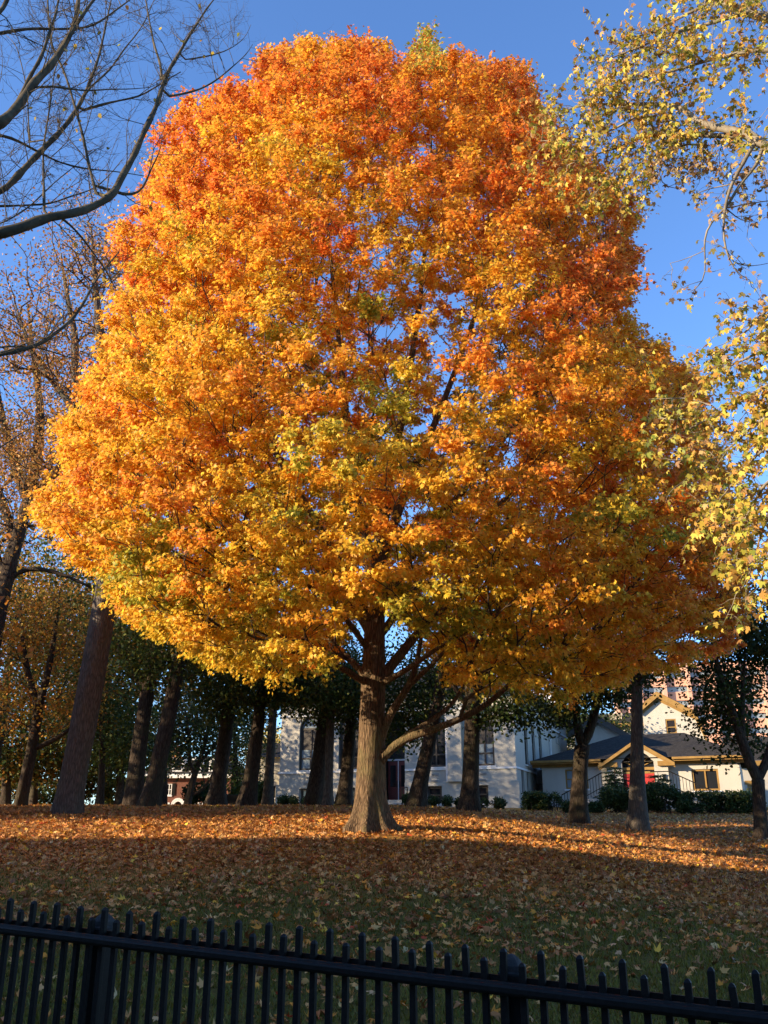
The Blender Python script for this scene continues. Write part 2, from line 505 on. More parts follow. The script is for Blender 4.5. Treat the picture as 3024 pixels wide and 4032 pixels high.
# ------------------------------------------------------------------ the sugar maple
def flared_trunk(name, path, mat, parent, flare=1.0, lobes=7, seed=0, step=.05, sides=64, ridge=.05, bottom=.25, origin=None):
    """trunk with root flare and bark ridges; path = list of (point, radius)"""
    r = np.random.default_rng(seed)
    pts = np.array([p for p, _ in path], float); rad = np.array([q for _, q in path], float)
    d = np.concatenate([[0], np.cumsum(np.linalg.norm(np.diff(pts, axis=0), axis=1))])
    n = int(d[-1] / step) + 1; q = np.linspace(0, d[-1], n)
    C = np.stack([np.interp(q, d, pts[:, i]) for i in range(3)], 1)
    kk = max(3, int(.5 / step)) | 1
    ker = np.hanning(kk + 2)[1:-1]; ker /= ker.sum()
    Cp = np.pad(C, ((kk // 2, kk // 2), (0, 0)), mode='edge')
    Cs = np.stack([np.convolve(Cp[:, i], ker, 'valid') for i in range(3)], 1)
    Cs[0] = C[0]; Cs[-1] = C[-1]
    R = np.interp(q, d, rad)
    th = np.linspace(0, 2 * np.pi, sides, endpoint=False)
    ph = r.uniform(0, 6.28, 4)
    h = q[:, None]; T = th[None]
    lob = .5 + .5 * np.cos(lobes * T + ph[0] + .6 * np.sin(2 * T + ph[1]))
    fl = flare * np.exp(-h / .30) * (.35 + 1.25 * lob ** 1.6) + flare * .25 * np.exp(-h / 1.0)
    rid = ridge * (gnoise(np.stack([np.cos(T) * 6 + 0 * h, np.sin(T) * 6 + 0 * h, h * 1.1 + 0 * T], -1), 1.0, seed + 5) * .6
                   + .6 * np.abs(np.sin(T * sides / 4.6 + 1.6 * np.sin(h * 2.3 + T * 3))) * .55 - .2)
    bul = .05 * np.sin(2 * T + ph[2] + h * .7) + .04 * np.sin(3 * T + ph[3] - h * .5)
    RR = R[:, None] * (1 + fl + bul + rid)
    V = np.stack([Cs[:, 0, None] + RR * np.cos(T), Cs[:, 1, None] + RR * np.sin(T), np.repeat(Cs[:, 2, None], sides, 1)], -1)
    V[0, :, 2] -= bottom
    i = np.arange(n - 1)[:, None] * sides; k = np.arange(sides)[None]; k2 = (k + 1) % sides
    f = np.stack([i + k, i + k2, i + sides + k2, i + sides + k], -1).reshape(-1, 4)
    loops = np.concatenate([f.ravel(), (n - 1) * sides + np.arange(sides)]); sizes = np.concatenate([np.full(len(f), 4), [sides]])
    return np_mesh(name, V.reshape(-1, 3), loops, sizes, mat, parent, True, origin=origin)

OUT = np.array([(640, 2540), (480, 2440), (420, 2370), (430, 2290), (350, 2300), (330, 2250), (240, 2130), (120, 2050), (120, 1980), (250, 1860), (185, 1810), (230, 1760), (200, 1690), (320, 1570),
                (350, 1440), (430, 1330), (400, 1240), (480, 1100), (430, 1040), (425, 850), (520, 840), (540, 740), (600, 640), (570, 560), (640, 440), (760, 320), (800, 390), (850, 300), (960, 320), (1000, 260), (990, 220), (1110, 175),
                (1200, 140), (1350, 145), (1430, 120), (1540, 130), (1560, 220), (1620, 210), (1640, 70), (1690, 90), (1770, 95), (1790, 150), (1740, 190), (1900, 230), (2010, 220), (2080, 260), (2100, 340), (2150, 400),
                (2170, 480), (2240, 560), (2380, 640), (2420, 720), (2500, 760), (2540, 880), (2510, 960), (2540, 1080), (2480, 1240), (2540, 1300), (2640, 1400), (2690, 1370), (2720, 1460), (2790, 1540), (2800, 1700), (2880, 1800),
                (2930, 1900), (2960, 2080), (2960, 2250), (2990, 2380), (2900, 2500), (2860, 2600), (2700, 2620), (2600, 2680), (2470, 2700), (2330, 2730), (2200, 2790),
                (2080, 2740), (1960, 2740), (1880, 2740), (1800, 2720), (1720, 2660), (1640, 2560), (1570, 2440), (1440, 2430), (1360, 2570), (1290, 2680), (1220, 2640), (1180, 2720), (1080, 2700), (980, 2740), (930, 2660), (820, 2650), (760, 2600)], float)

def in_poly(u, v, poly):
    x0, y0 = poly[:, 0], poly[:, 1]; x1, y1 = np.roll(x0, -1), np.roll(y0, -1)
    u = np.asarray(u)[:, None]; v = np.asarray(v)[:, None]
    c = ((y0 > v) != (y1 > v)) & (u < (x1 - x0) * (v - y0) / (y1 - y0 + 1e-9) + x0)
    return c.sum(1) % 2 == 1

def edge_dist(u, v, poly):
    a = poly; b = np.roll(poly, -1, 0); ab = b - a
    p = np.stack([u, v], -1)[:, None]
    t = np.clip(((p - a) * ab).sum(-1) / (ab ** 2).sum(-1), 0, 1)
    return np.linalg.norm(p - (a + t[..., None] * ab), axis=-1).min(1)

YM = 20.0
def build_maple():
    r = np.random.default_rng(21)
    base = P(1458, 3280, YM); base[2] = float(ground_z(base[0], base[1]))
    root = empty('maple_tree', base, 'tall orange and yellow maple tree filling the middle of the lawn', 'tree')
    root.location = tuple(base)
    loc = lambda pts: pts
    px = lambda u, v, dy=0.: P(u, v, YM + dy)
    sk = Skeleton()
    tr = [base, px(1457, 3150), px(1463, 2950), px(1473, 2640), px(1480, 2340), px(1500, 2100, .2), px(1535, 1900, .4), px(1590, 1600, .6), px(1650, 1230, .6), px(1680, 900, .3), px(1700, 560, 0), px(1690, 300, 0)]
    tR = [.34, .30, .272, .25, .215, .155, .125, .095, .07, .048, .026, .01]
    sk.path(tr, tR)
    ntrunk = len(sk.pos)
    sk.path([px(1480, 2330), px(1440, 2130, -.2), px(1400, 1960, -.4), px(1370, 1700, -.7), px(1330, 1300, -.9), px(1290, 900, -.8), px(1260, 560, -.4), px(1240, 330, -.3)], [.17, .13, .11, .085, .06, .04, .022, .01], attach=True)
    sk.path([px(1498, 2200), px(1600, 1930, .5), px(1740, 1600, 1.0), px(1870, 1250, 1.1), px(1950, 900, .9), px(2000, 600, .6), px(2030, 400, .5)], [.14, .105, .08, .06, .04, .022, .01], attach=True)
    sk.path([px(1460, 2450), px(1300, 2150, -1.6), px(1120, 1850, -2.2), px(960, 1500, -2.2), px(860, 1150, -1.6)], [.13, .10, .07, .045, .02], attach=True)
    sk.path([px(1480, 2420), px(1640, 2150, -1.8), px(1850, 1900, -2.4), px(2080, 1600, -2.4), px(2200, 1250, -1.8)], [.13, .10, .07, .045, .02], attach=True)
    low = [([(1500, 2905, 0), (1540, 2800, -.2), (1620, 2690, -.5), (1640, 2620, -.6), (1660, 2500, -.8)], [.115, .105, .085, .07, .05]),
           ([(1620, 2690, -.5), (1700, 2620, -.8), (1790, 2520, -1.2)], [.07, .055, .04]),
           ([(1505, 2985, 0), (1580, 2910, -.3), (1700, 2875, -.6), (1830, 2825, -.9), (1940, 2760, -1.2), (2020, 2680, -1.4), (2180, 2560, -1.7), (2360, 2470, -2.2)], [.12, .115, .095, .085, .07, .06, .045, .03]),
           ([(1570, 2915, -.3), (1680, 2850, -.1), (1790, 2770, .1), (1850, 2650, .3), (1930, 2500, .5)], [.09, .07, .055, .045, .03]),
           ([(1508, 2690, 0), (1560, 2660, -.6), (1620, 2625, -1.2), (1740, 2540, -2.2), (1900, 2450, -3.2)], [.09, .075, .065, .05, .03]),
           ([(1440, 2690, 0), (1340, 2625, -.8), (1240, 2590, -1.6), (1130, 2560, -2.4), (980, 2500, -3.2)], [.095, .08, .065, .05, .03]),
           ([(1440, 2660, 0), (1350, 2570, .3), (1280, 2510, .4), (1150, 2400, .6), (950, 2280, .8), (700, 2180, 1.0)], [.10, .085, .07, .055, .04, .02]),
           ([(1450, 2560, 0), (1360, 2430, -.6), (1250, 2330, -1.2), (1050, 2200, -2.0), (850, 2080, -2.6)], [.09, .075, .06, .045, .025]),
           ([(1510, 2660, 0), (1590, 2560, .2), (1680, 2450, .4), (1850, 2300, .6), (2100, 2150, .8), (2350, 2050, .9)], [.155, .135, .11, .085, .06, .03]),
           ([(1500, 2500, 0), (1620, 2330, 1.2), (1780, 2150, 2.2), (2000, 1950, 3.0)], [.12, .09, .06, .03]),
           ([(1450, 2480, 0), (1330, 2300, 1.2), (1150, 2100, 2.2), (900, 1900, 3.0)], [.12, .09, .06, .03])]
    for pts, rr in low:
        sk.path([px(*q) for q in pts], [q * .82 for q in rr], step=.22, attach=True)
    nfix = len(sk.lines)
    # crown points: inside a crown of revolution whose outline is the tree's own
    prof_z = np.array([2.0, 2.6, 3.6, 5.0, 7.0, 10, 13, 16, 18.5, 20.5, 22, 23.6]) + E
    prof_r = np.array([3.0, 5.6, 7.6, 8.6, 8.9, 8.3, 7.4, 6.3, 5.4, 4.2, 3.0, 1.0])
    cx = float(px(1500, 1800)[0])
    n = 70000
    z = r.uniform(prof_z[0], prof_z[-1], n); a = r.uniform(0, 6.28, n); f = r.uniform(0, 1, n) ** .36
    Rz = np.interp(z, prof_z, prof_r)
    keep0 = r.uniform(0, 1, n) < (Rz / 8.9)
    z, a, f, Rz = z[keep0], a[keep0], f[keep0], Rz[keep0]
    p = np.stack([cx + f * Rz * np.cos(a), YM + f * Rz * .88 * np.sin(a), z], 1)
    u, v = project(p)
    ins = in_poly(u, v, OUT)
    ed = edge_dist(u, v, OUT)
    ok = ins & (ed > 48)
    p, f, ed = p[ok], f[ok], ed[ok]
    # clumps and gaps between the limbs
    from mathutils.kdtree import KDTree
    # boughs: flattened clumps with air between them, through which limbs and sky show
    def spaced(q, sp, order):
        cell = {}; taken = []
        for i in order:
            key = tuple(np.floor(q[i] / sp).astype(int)); good = True
            for dx in (-1, 0, 1):
                for dy in (-1, 0, 1):
                    for dz in (-1, 0, 1):
                        for j in cell.get((key[0] + dx, key[1] + dy, key[2] + dz), ()):
                            if np.sum((q[i] - q[j]) ** 2) < sp * sp: good = False; break
                        if not good: break
                    if not good: break
                if not good: break
            if good: cell.setdefault(key, []).append(i); taken.append(i)
        return np.array(taken)
    sc3 = np.array([1, 1, 1.45])
    bo = spaced(p * sc3, 1.5, r.permutation(len(p)))
    kd = KDTree(len(bo))
    for i, j in enumerate(bo): kd.insert(Vector(p[j] * sc3), i)
    kd.balance()
    bd = np.array([kd.find(Vector(q * sc3))[2] for q in p]); bid = np.array([kd.find(Vector(q * sc3))[1] for q in p])
    bu_, bv_ = project(p[bo])
    gw = np.exp(-((bu_ - 1680) / 520) ** 2 - ((bv_ - 1250) / 680) ** 2)
    bsize = r.uniform(.95, 1.22, len(bo)) * (1 - gw) + r.uniform(.60, .92, len(bo)) * gw
    gp = gw[bid]
    cl = gnoise(p * np.array([1, 1, 1.5]), .55, 9)
    ok = (bd < bsize[bid]) & (cl > -.62 + .2 * gp) & ((f > .6) | (r.uniform(0, 1, len(p)) < .42 - .30 * gp)) & ((p[:, 1] < YM + 1) | (r.uniform(0, 1, len(p)) > .6 * gp))
    bkey = r.normal(0, .14, len(bo))[bid]
    p, f, ed, bkey = p[ok], f[ok], ed[ok], bkey[ok]
    # thin out to an even spacing
    taken = spaced(p, .47, r.permutation(len(p)))
    p, f, ed, bkey = p[taken], f[taken], ed[taken], bkey[taken]
    print('maple sprays', len(p), file=__import__('sys').stderr)
    first = int(np.sum((sk.pos[:ntrunk, 2] < base[2] + 2.9)))
    tips = sk.grow(p, bf=.45, up=1.2, step=.45, seed=3, first=first)
    rad = sk.radii(.0085, .42)
    org = base
    # trunk with flare, up to where the leaders part
    k = [(tr[i], tR[i]) for i in range(0, 5)]
    k[0] = (base, .34)
    t = flared_trunk('trunk', k, M['bark_maple'], None, flare=.62, lobes=7, seed=4, ridge=.045)
    t.parent = root; t.matrix_parent_inverse = root_inv(root)
    ln = sk.tubes(rad, .005, kind='fixed', nfix=nfix)
    # leader above the trunk mesh
    ln[0] = (ln[0][0][int(ntrunk * .17):], ln[0][1][int(ntrunk * .17):], 14)
    ln = [(a_, b_, max(c_, 10)) for a_, b_, c_ in ln]
    for j, (a_, b_, c_) in enumerate(ln):
        V, L, S = tube_arrays([(a_, b_, c_)])
        o = np_mesh('limb', V, L, S, M['bark_maple'], None, True); o.parent = root; o.matrix_parent_inverse = root_inv(root)
    lines = sk.tubes(rad, .0085, kind='grown', nfix=nfix)
    # leaves in sprays
    tdir = sk.dir[[i for i, _ in tips]]; tpos = np.array([p[j] for _, j in tips]); tf = np.array([f[j] for _, j in tips])
    ns = len(tpos)
    ctr = np.array([cx, YM, 8.0 + E])
    outw = unit((tpos - ctr) * np.array([1, 1, .6]))
    K = 7
    hzz = np.clip((tpos[:, 2] - E - 4) / 12, 0, 1)
    td = unit(tdir[:, None] * .5 + outw[:, None] * .45 + r.normal(0, .62, (ns, K, 3)) * (np.array([1, 1, .42]) + np.array([0, 0, .35]) * hzz[:, None, None]) + np.array([0, 0, .04]))
    tl = r.uniform(.22, .50, (ns, K))
    for kq in range(K):
        e = tpos + td[:, kq] * tl[:, kq, None]
        mid = (tpos + e) / 2 + np.array([0, 0, .03])
        for i in range(ns):
            lines.append((np.array([tpos[i], mid[i], e[i]]), np.array([.0065, .005, .0025]), 3))
    V, L, S = tube_arrays(lines)
    o = np_mesh('branches', V, L, S, M['bark_twig'], None, True); o.parent = root; o.matrix_parent_inverse = root_inv(root)
    NL = 24
    s = r.uniform(.15, 1.1, (ns, K, NL))
    pos = tpos[:, None, None] + td[:, :, None] * (tl[:, :, None] * s)[..., None] + r.normal(0, .062, (ns, K, NL, 3)) * np.array([1, 1, .7])
    pos[..., 2] -= .05
    nn = ns * K * NL
    on = np.repeat(outw, K * NL, 0)
    nrm = np.array([0, 0, .70]) + on * .50 + r.normal(0, .52, (nn, 3))
    tip = np.repeat(td.reshape(-1, 3), NL, 0) * .5 + np.array([0, 0, -.75]) + r.normal(0, .5, (nn, 3))
    size = r.uniform(.050, .092, nn)
    # colour by height, side and clump
    hz = np.clip((tpos[:, 2] - E - 2) / 19, 0, 1)
    tb = np.array([bkey[j] for _, j in tips])
    key = tb + .46 * hz + .16 * gnoise(tpos, .5, 12) + .16 * gnoise(tpos, 1.6, 13) + .14 * np.clip((tf - .65) / .35, -1, 1) + .155 + r.normal(0, .05, ns) + .009 * (tpos[:, 0] - cx)
    key = np.clip(key, -.06, .72)
    key = np.repeat(key, K * NL) + r.normal(0, .10, nn)
    stops = np.array([-.24, -.06, .13, .32, .5, .68, .86, 1.05])
    cols = np.array([(.20, .26, .035), (.46, .43, .05), (.90, .62, .06), (.90, .50, .045), (.88, .38, .045), (.84, .28, .045), (.68, .15, .03), (.55, .085, .025)])
    c = np.stack([np.interp(key, stops, cols[:, i]) for i in range(3)], 1) * r.uniform(.8, 1.1, (nn, 1))
    # one greener leading shoot at the very top
    u, v = project(pos.reshape(-1, 3))
    g = (u > 1600) & (u < 1760) & (v < 290) & (r.uniform(0, 1, len(u)) < np.clip((320 - v) / 150, 0, .8))
    c[g] = pick([(.40, .42, .07), (.55, .50, .07), (.62, .30, .05)], [4, 3, 2], int(g.sum()), r)
    V, L, S = leaf_arrays(pos.reshape(-1, 3), nrm, tip, size, MAPLE_T, r.uniform(.3, 2.2, nn))
    print('maple leaves', nn)
    o = np_mesh('crown', V, L, S, M['leaf_maple'], None, face_col=c); o.parent = root; o.matrix_parent_inverse = root_inv(root)

def root_inv(root):
    from mathutils import Matrix
    return (Matrix.Translation(root.location) @ root.rotation_euler.to_matrix().to_4x4()).inverted()
build_maple()

# ------------------------------------------------------------------ buildings
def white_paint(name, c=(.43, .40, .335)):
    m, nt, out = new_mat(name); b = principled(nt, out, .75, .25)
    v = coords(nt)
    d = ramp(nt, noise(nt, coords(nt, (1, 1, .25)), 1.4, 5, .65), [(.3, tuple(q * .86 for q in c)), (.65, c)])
    nt.links.new(d, b.inputs['Base Color'])
    br = nt.nodes.new("ShaderNodeTexBrick"); br.inputs['Scale'].default_value = 4.5
    br.inputs['Mortar Size'].default_value = .03; br.inputs['Color1'].default_value = (1, 1, 1, 1); br.inputs['Color2'].default_value = (.85, .85, .85, 1); br.inputs['Mortar'].default_value = (0, 0, 0, 1)
    # brick courses run round the building: use x+y along the wall and z up
    sx = nt.nodes.new("ShaderNodeSeparateXYZ"); cx = nt.nodes.new("ShaderNodeCombineXYZ"); ad = nt.nodes.new("ShaderNodeMath")
    nt.links.new(v, sx.inputs[0]); nt.links.new(sx.outputs[0], ad.inputs[0]); nt.links.new(sx.outputs[1], ad.inputs[1])
    nt.links.new(ad.outputs[0], cx.inputs[0]); nt.links.new(sx.outputs[2], cx.inputs[1]); nt.links.new(cx.outputs[0], br.inputs['Vector'])
    bump(nt, br.outputs['Color'], b, .35, .008)
    return m

def brick_mat(name, c0, c1, mortar, scale=4.5):
    m, nt, out = new_mat(name); b = principled(nt, out, .85, .15)
    v = coords(nt)
    br = nt.nodes.new("ShaderNodeTexBrick"); br.inputs['Scale'].default_value = scale; br.inputs['Mortar Size'].default_value = .02
    br.inputs['Color1'].default_value = (*c0, 1); br.inputs['Color2'].default_value = (*c1, 1); br.inputs['Mortar'].default_value = (*mortar, 1)
    sx = nt.nodes.new("ShaderNodeSeparateXYZ"); cx = nt.nodes.new("ShaderNodeCombineXYZ"); ad = nt.nodes.new("ShaderNodeMath")
    nt.links.new(v, sx.inputs[0]); nt.links.new(sx.outputs[0], ad.inputs[0]); nt.links.new(sx.outputs[1], ad.inputs[1])
    nt.links.new(ad.outputs[0], cx.inputs[0]); nt.links.new(sx.outputs[2], cx.inputs[1]); nt.links.new(cx.outputs[0], br.inputs['Vector'])
    nt.links.new(br.outputs['Color'], b.inputs['Base Color'])
    bump(nt, br.outputs['Fac'], b, -.4, .01)
    return m

def shingle_mat(name, c0, c1):
    m, nt, out = new_mat(name); b = principled(nt, out, .95, .05)
    v = coords(nt, (3.2, 3.2, 9))
    br = nt.nodes.new("ShaderNodeTexBrick"); br.inputs['Scale'].default_value = 1.0; br.inputs['Mortar Size'].default_value = .03
    br.inputs['Color1'].default_value = (*c0, 1); br.inputs['Color2'].default_value = (*c1, 1); br.inputs['Mortar'].default_value = (c0[0] * .5, c0[1] * .5, c0[2] * .5, 1)
    sx = nt.nodes.new("ShaderNodeSeparateXYZ"); cx = nt.nodes.new("ShaderNodeCombineXYZ")
    nt.links.new(v, sx.inputs[0]); nt.links.new(sx.outputs[0], cx.inputs[0]); nt.links.new(sx.outputs[2], cx.inputs[1]); nt.links.new(cx.outputs[0], br.inputs['Vector'])
    nt.links.new(br.outputs['Color'], b.inputs['Base Color'])
    bump(nt, br.outputs['Fac'], b, -.5, .02)
    return m

def glass_mat(name, c=(.015, .017, .02), rough=.04):
    m, nt, out = new_mat(name); b = principled(nt, out, rough, .6)
    b.inputs['Base Color'].default_value = (*c, 1)
    n = noise(nt, coords(nt), 1.2, 2)
    bump(nt, n, b, .04, .05)
    return m

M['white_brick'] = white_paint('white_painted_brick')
M['white_trim'] = noisy_mat('white_trim', (.62, .61, .58), (.74, .73, .70), 2, .6, .3, .1, 20, .003)
M['ochre_trim'] = noisy_mat('ochre_trim', (.20, .11, .026), (.30, .175, .045), 2.5, .6, .3, .15, 15, .004)
M['dark_trim'] = noisy_mat('dark_trim', (.035, .028, .022), (.06, .05, .04), 3, .55, .3, .1, 20, .003)
M['slate'] = shingle_mat('slate_shingles', (.034, .031, .028), (.062, .056, .050))
M['glass'] = glass_mat('window_glass')
M['glass_bright'] = glass_mat('pale_window_glass', (.20, .24, .26), .08)
M['red_door'] = noisy_mat('red_door_paint', (.42, .025, .02), (.55, .04, .03), 2, .45, .4, .08, 10, .002)
M['dark_red_door'] = noisy_mat('dark_red_door_paint', (.11, .02, .016), (.16, .03, .022), 2, .45, .4, .08, 10, .002)
def iron_mat():
    m, nt, out = new_mat('black_iron'); b = principled(nt, out, .5, .12)
    v = coords(nt)
    c = ramp(nt, noise(nt, v, 70, 3, .7), [(.2, (.006, .005, .004)), (.66, (.014, .0125, .011)), (.76, (.03, .024, .02)), (.80, (.16, .15, .14))])
    nt.links.new(c, b.inputs['Base Color'])
    bump(nt, noise(nt, v, 45, 4), b, .5, .0015)
    return m
M['iron'] = iron_mat()
M['brick_red'] = brick_mat('red_brick', (.13, .04, .026), (.18, .06, .036), (.16, .13, .10))
M['brick_pink'] = brick_mat('pinkish_brick', (.50, .25, .16), (.56, .30, .20), (.5, .4, .33), 2.5)
M['concrete'] = noisy_mat('concrete', (.25, .24, .22), (.38, .37, .34), 2.5, .85, .2, .3, 30, .006)
M['stone'] = noisy_mat('rough_stone', (.30, .25, .19), (.50, .43, .33), 3, .9, .15, .6, 9, .03)
M['cream'] = noisy_mat('cream_siding', (.55, .50, .36), (.66, .60, .45), 2, .8, .2, .15, 15, .006)

def house_root(name, label, O, theta, group=None):
    return empty(name, O, label, 'building', group, math.radians(theta))

def wall_holes(mb, x0, x1, z0, z1, holes, depth=.22, axis='x', at=0.0, arcs=14):
    """a wall sheet with real openings; axis x: the wall runs along x at y=at and looks to -y; axis y: runs along y at x=at and looks to +x"""
    def T(a, d, z): return (a, at + d, z) if axis == 'x' else (at - d, a, z)
    xs = sorted({x0, x1, *[h[0] for h in holes], *[h[1] for h in holes]}); zs = sorted({z0, z1, *[h[2] for h in holes], *[h[3] for h in holes]})
    for i in range(len(xs) - 1):
        for j in range(len(zs) - 1):
            cx, cz = (xs[i] + xs[i + 1]) / 2, (zs[j] + zs[j + 1]) / 2
            if any(h[0] < cx < h[1] and h[2] < cz < h[3] for h in holes): continue
            mb.quad(T(xs[i], 0, zs[j]), T(xs[i + 1], 0, zs[j]), T(xs[i + 1], 0, zs[j + 1]), T(xs[i], 0, zs[j + 1]))
    for h in holes:
        a, b, c, d = h[:4]
        mb.quad(T(a, 0, c), T(a, depth, c), T(a, depth, d), T(a, 0, d)); mb.quad(T(b, 0, c), T(b, 0, d), T(b, depth, d), T(b, depth, c))
        mb.quad(T(a, 0, c), T(b, 0, c), T(b, depth, c), T(a, depth, c)); mb.quad(T(a, 0, d), T(a, depth, d), T(b, depth, d), T(b, 0, d))
        if len(h) > 4 and h[4]:
            r = (b - a) / 2; m = (a + b) / 2; zc = d - r
            for sgn, cor in ((-1, a), (1, b)):
                arc = [(m + sgn * r * math.cos(t), zc + r * math.sin(t)) for t in np.linspace(0, math.pi / 2, arcs)]
                for q in range(arcs - 1):
                    mb.poly([T(cor, 0, d), T(arc[q][0], 0, arc[q][1]), T(arc[q + 1][0], 0, arc[q + 1][1])])
                    mb.quad(T(arc[q][0], 0, arc[q][1]), T(arc[q][0], depth, arc[q][1]), T(arc[q + 1][0], depth, arc[q + 1][1]), T(arc[q + 1][0], 0, arc[q + 1][1]))
    return mb

def window(root, x0, x1, z0, z1, arch=False, trim='dark_trim', glass='glass', nx=2, rails=(), depth=.14, axis='x', at=0.0, w=.09, sill=True, upper=None):
    """frame, panes and sill set in an opening"""
    def T(a, d, z): return (a, at + d, z) if axis == 'x' else (at - d, a, z)
    def bx(mb, a0, a1, d0, d1, c0, c1):
        p, q = T(a0, d0, c0), T(a1, d1, c1)
        mb.box(min(p[0], q[0]), max(p[0], q[0]), min(p[1], q[1]), max(p[1], q[1]), c0, c1)
    f = MB()
    bx(f, x0, x0 + w, depth - .06, depth + .06, z0, z1 - ((x1 - x0) / 2 if arch else 0)); bx(f, x1 - w, x1, depth - .06, depth + .06, z0, z1 - ((x1 - x0) / 2 if arch else 0))
    bx(f, x0 + w, x1 - w, depth - .06, depth + .06, z0, z0 + w)
    top = z1
    if arch:
        r = (x1 - x0) / 2; m = (x0 + x1) / 2; zc = z1 - r
        n = 16
        for k in range(n):
            a, b = math.pi * k / n, math.pi * (k + 1) / n
            pts = [(m + rr * math.cos(t), zc + rr * math.sin(t)) for rr, t in ((r, a), (r, b), (r - w, b), (r - w, a))]
            v = [T(p[0], depth - .06, p[1]) for p in pts] + [T(p[0], depth + .06, p[1]) for p in pts]
            f.add(v, [[0, 1, 2, 3], [7, 6, 5, 4], [0, 4, 5, 1], [2, 6, 7, 3]])
        bx(f, x0 + w, x1 - w, depth - .04, depth + .05, zc - w / 2, zc + w / 2)
        top = zc
    else:
        bx(f, x0 + w, x1 - w, depth - .06, depth + .06, z1 - w, z1)
    for k in range(1, nx):
        c = x0 + (x1 - x0) * k / nx
        bx(f, c - w * .4, c + w * .4, depth - .05, depth + .05, z0 + w, (z1 - w if not arch else top - w / 2))
    for q in rails:
        c = z0 + (z1 - z0) * q
        bx(f, x0 + w, x1 - w, depth - .045, depth + .045, c - w * .35, c + w * .35)
    fo = f.build('window', M[trim], root)
    g = MB()
    g.quad(T(x0, depth + .01, z0), T(x1, depth + .01, z0), T(x1, depth + .01, top), T(x0, depth + .01, top))
    if arch:
        r = (x1 - x0) / 2; m = (x0 + x1) / 2
        g.poly([T(m + r * math.cos(t), depth + .01, top + r * math.sin(t)) for t in np.linspace(0, math.pi, 20)])
    g.build('pane', M[glass], fo)
    if upper:
        u = MB(); u.quad(T(x0 + w, depth + .004, upper), T(x1 - w, depth + .004, upper), T(x1 - w, depth + .004, top - w * .5), T(x0 + w, depth + .004, top - w * .5))
        u.build('blind', M['dark_trim'], fo)
    if sill:
        s = MB(); bx(s, x0 - .08, x1 + .08, -.09, depth - .065, z0 - .10, z0 - .003); s.build('sill', M['white_trim'], fo)
    return fo

class Front:
    """pixel to wall coordinates on a facade"""
    def __init__(s, O, theta):
        s.O = np.array(O, float); a = math.radians(theta); s.d = np.array([math.cos(a), math.sin(a)]); s.n = np.array([-math.sin(a), math.cos(a)])
    def at(s, u, v, off=0.0):
        """(x along wall, z above base) of the pixel on the plane y_local = off"""
        p0 = np.array([0, 0, E]); p1 = P(u, v, 10.0); dr = p1 - p0
        o2 = s.O[:2] + s.n * off
        t = ((o2 - p0[:2]) @ s.n) / (dr[:2] @ s.n)
        q = p0 + dr * t
        return float((q[:2] - s.O[:2]) @ s.d), float(q[2] - s.O[2])

# ---- the white hall
TH = -20.0
OA = P(1095, 3187, 62.0); OA[2] = ground_z(OA[0], OA[1]) - .15
fa = Front(OA, TH)
WA = fa.at(2036, 3100)[0]
def X(u, v=3000): return fa.at(u, v)[0]
def Zm(v, u=1560): return fa.at(u, v)[1]
hall = house_root('white_hall', 'white painted brick hall with tall arched dark windows and a dark recessed entrance', tuple(OA), TH)
zb, zband, zled, zeave = 0.0, Zm(3031), Zm(3083), Zm(2742)
win_u = [(1176, 1262), (1332, 1412), (1666, 1767), (1870, 1948)]
holes = []
for a, b in win_u: holes.append((X(a), X(b), Zm(3024), Zm(2806), True))
base_u = [(1184, 1250), (1345, 1398), (1684, 1740), (1866, 1923)]
for a, b in base_u: holes.append((X(a, 3130), X(b, 3130), Zm(3166), Zm(3100)))
ent = (X(1500), X(1594), 0.55, Zm(2780), True)
D = 21.0
mb = MB()
wall_holes(mb, 0, WA, -1.0, zeave, holes + [ent], .3)
# side wall looking right, with three tall windows and two small ones
sw = [(3.0 + k * 2.55, 4.1 + k * 2.55, zband + .35, Zm(2806) - .4, True) for k in range(3)]
sb = [(1.5, 2.3, .9, 2.3), (3.2, 4.0, .9, 2.3)]
wall_holes(mb, 0, D, -1.0, zeave, sw + sb, .3, 'y', WA)
mb.quad((0, D, -1), (0, 0, -1), (0, 0, zeave), (0, D, zeave)); mb.quad((WA, D, -1), (0, D, -1), (0, D, zeave), (WA, D, zeave))
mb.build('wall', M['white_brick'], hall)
tr = MB()
e0, e1 = ent[0], ent[1]
for a, b in ((-.07, e0 - .02), (e1 + .02, WA + .07)):
    tr.box(a, b, -.07, -.003, zband - .09, zband + .03)
tr.box(WA + .003, WA + .07, .003, D, zband - .09, zband + .03)
tr.box(-.1, WA + .1, -.1, -.003, zeave - 1.05, zeave - .95); tr.box(WA + .003, WA + .1, .003, D, zeave - 1.05, zeave - .95)
tr.build('band_course', M['white_trim'], hall)
for a, b in ((-.16, e0 - .03), (e1 + .03, WA + .16)):
    pl = MB()
    xs = [a] + [q for h in holes[4:] if a < h[0] < b for q in (h[0] - .05, h[1] + .05)] + [b]
    for i in range(0, len(xs) - 1, 2): pl.box(xs[i], xs[i + 1], -.16, -.004, -1.0, zled)
    for h in holes[4:]:
        if a < h[0] < b:
            pl.box(h[0] - .05, h[1] + .05, -.16, -.004, -1.0, h[2] - .12); pl.box(h[0] - .05, h[1] + .05, -.16, -.004, h[3] + .03, zled)
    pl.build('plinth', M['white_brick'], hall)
pi = MB(); pa, pb = X(1768), X(1824)
pi.box(pa, pb, -.38, -.005, zled, zeave - 1.06); pi.build('pilaster', M['white_brick'], hall)
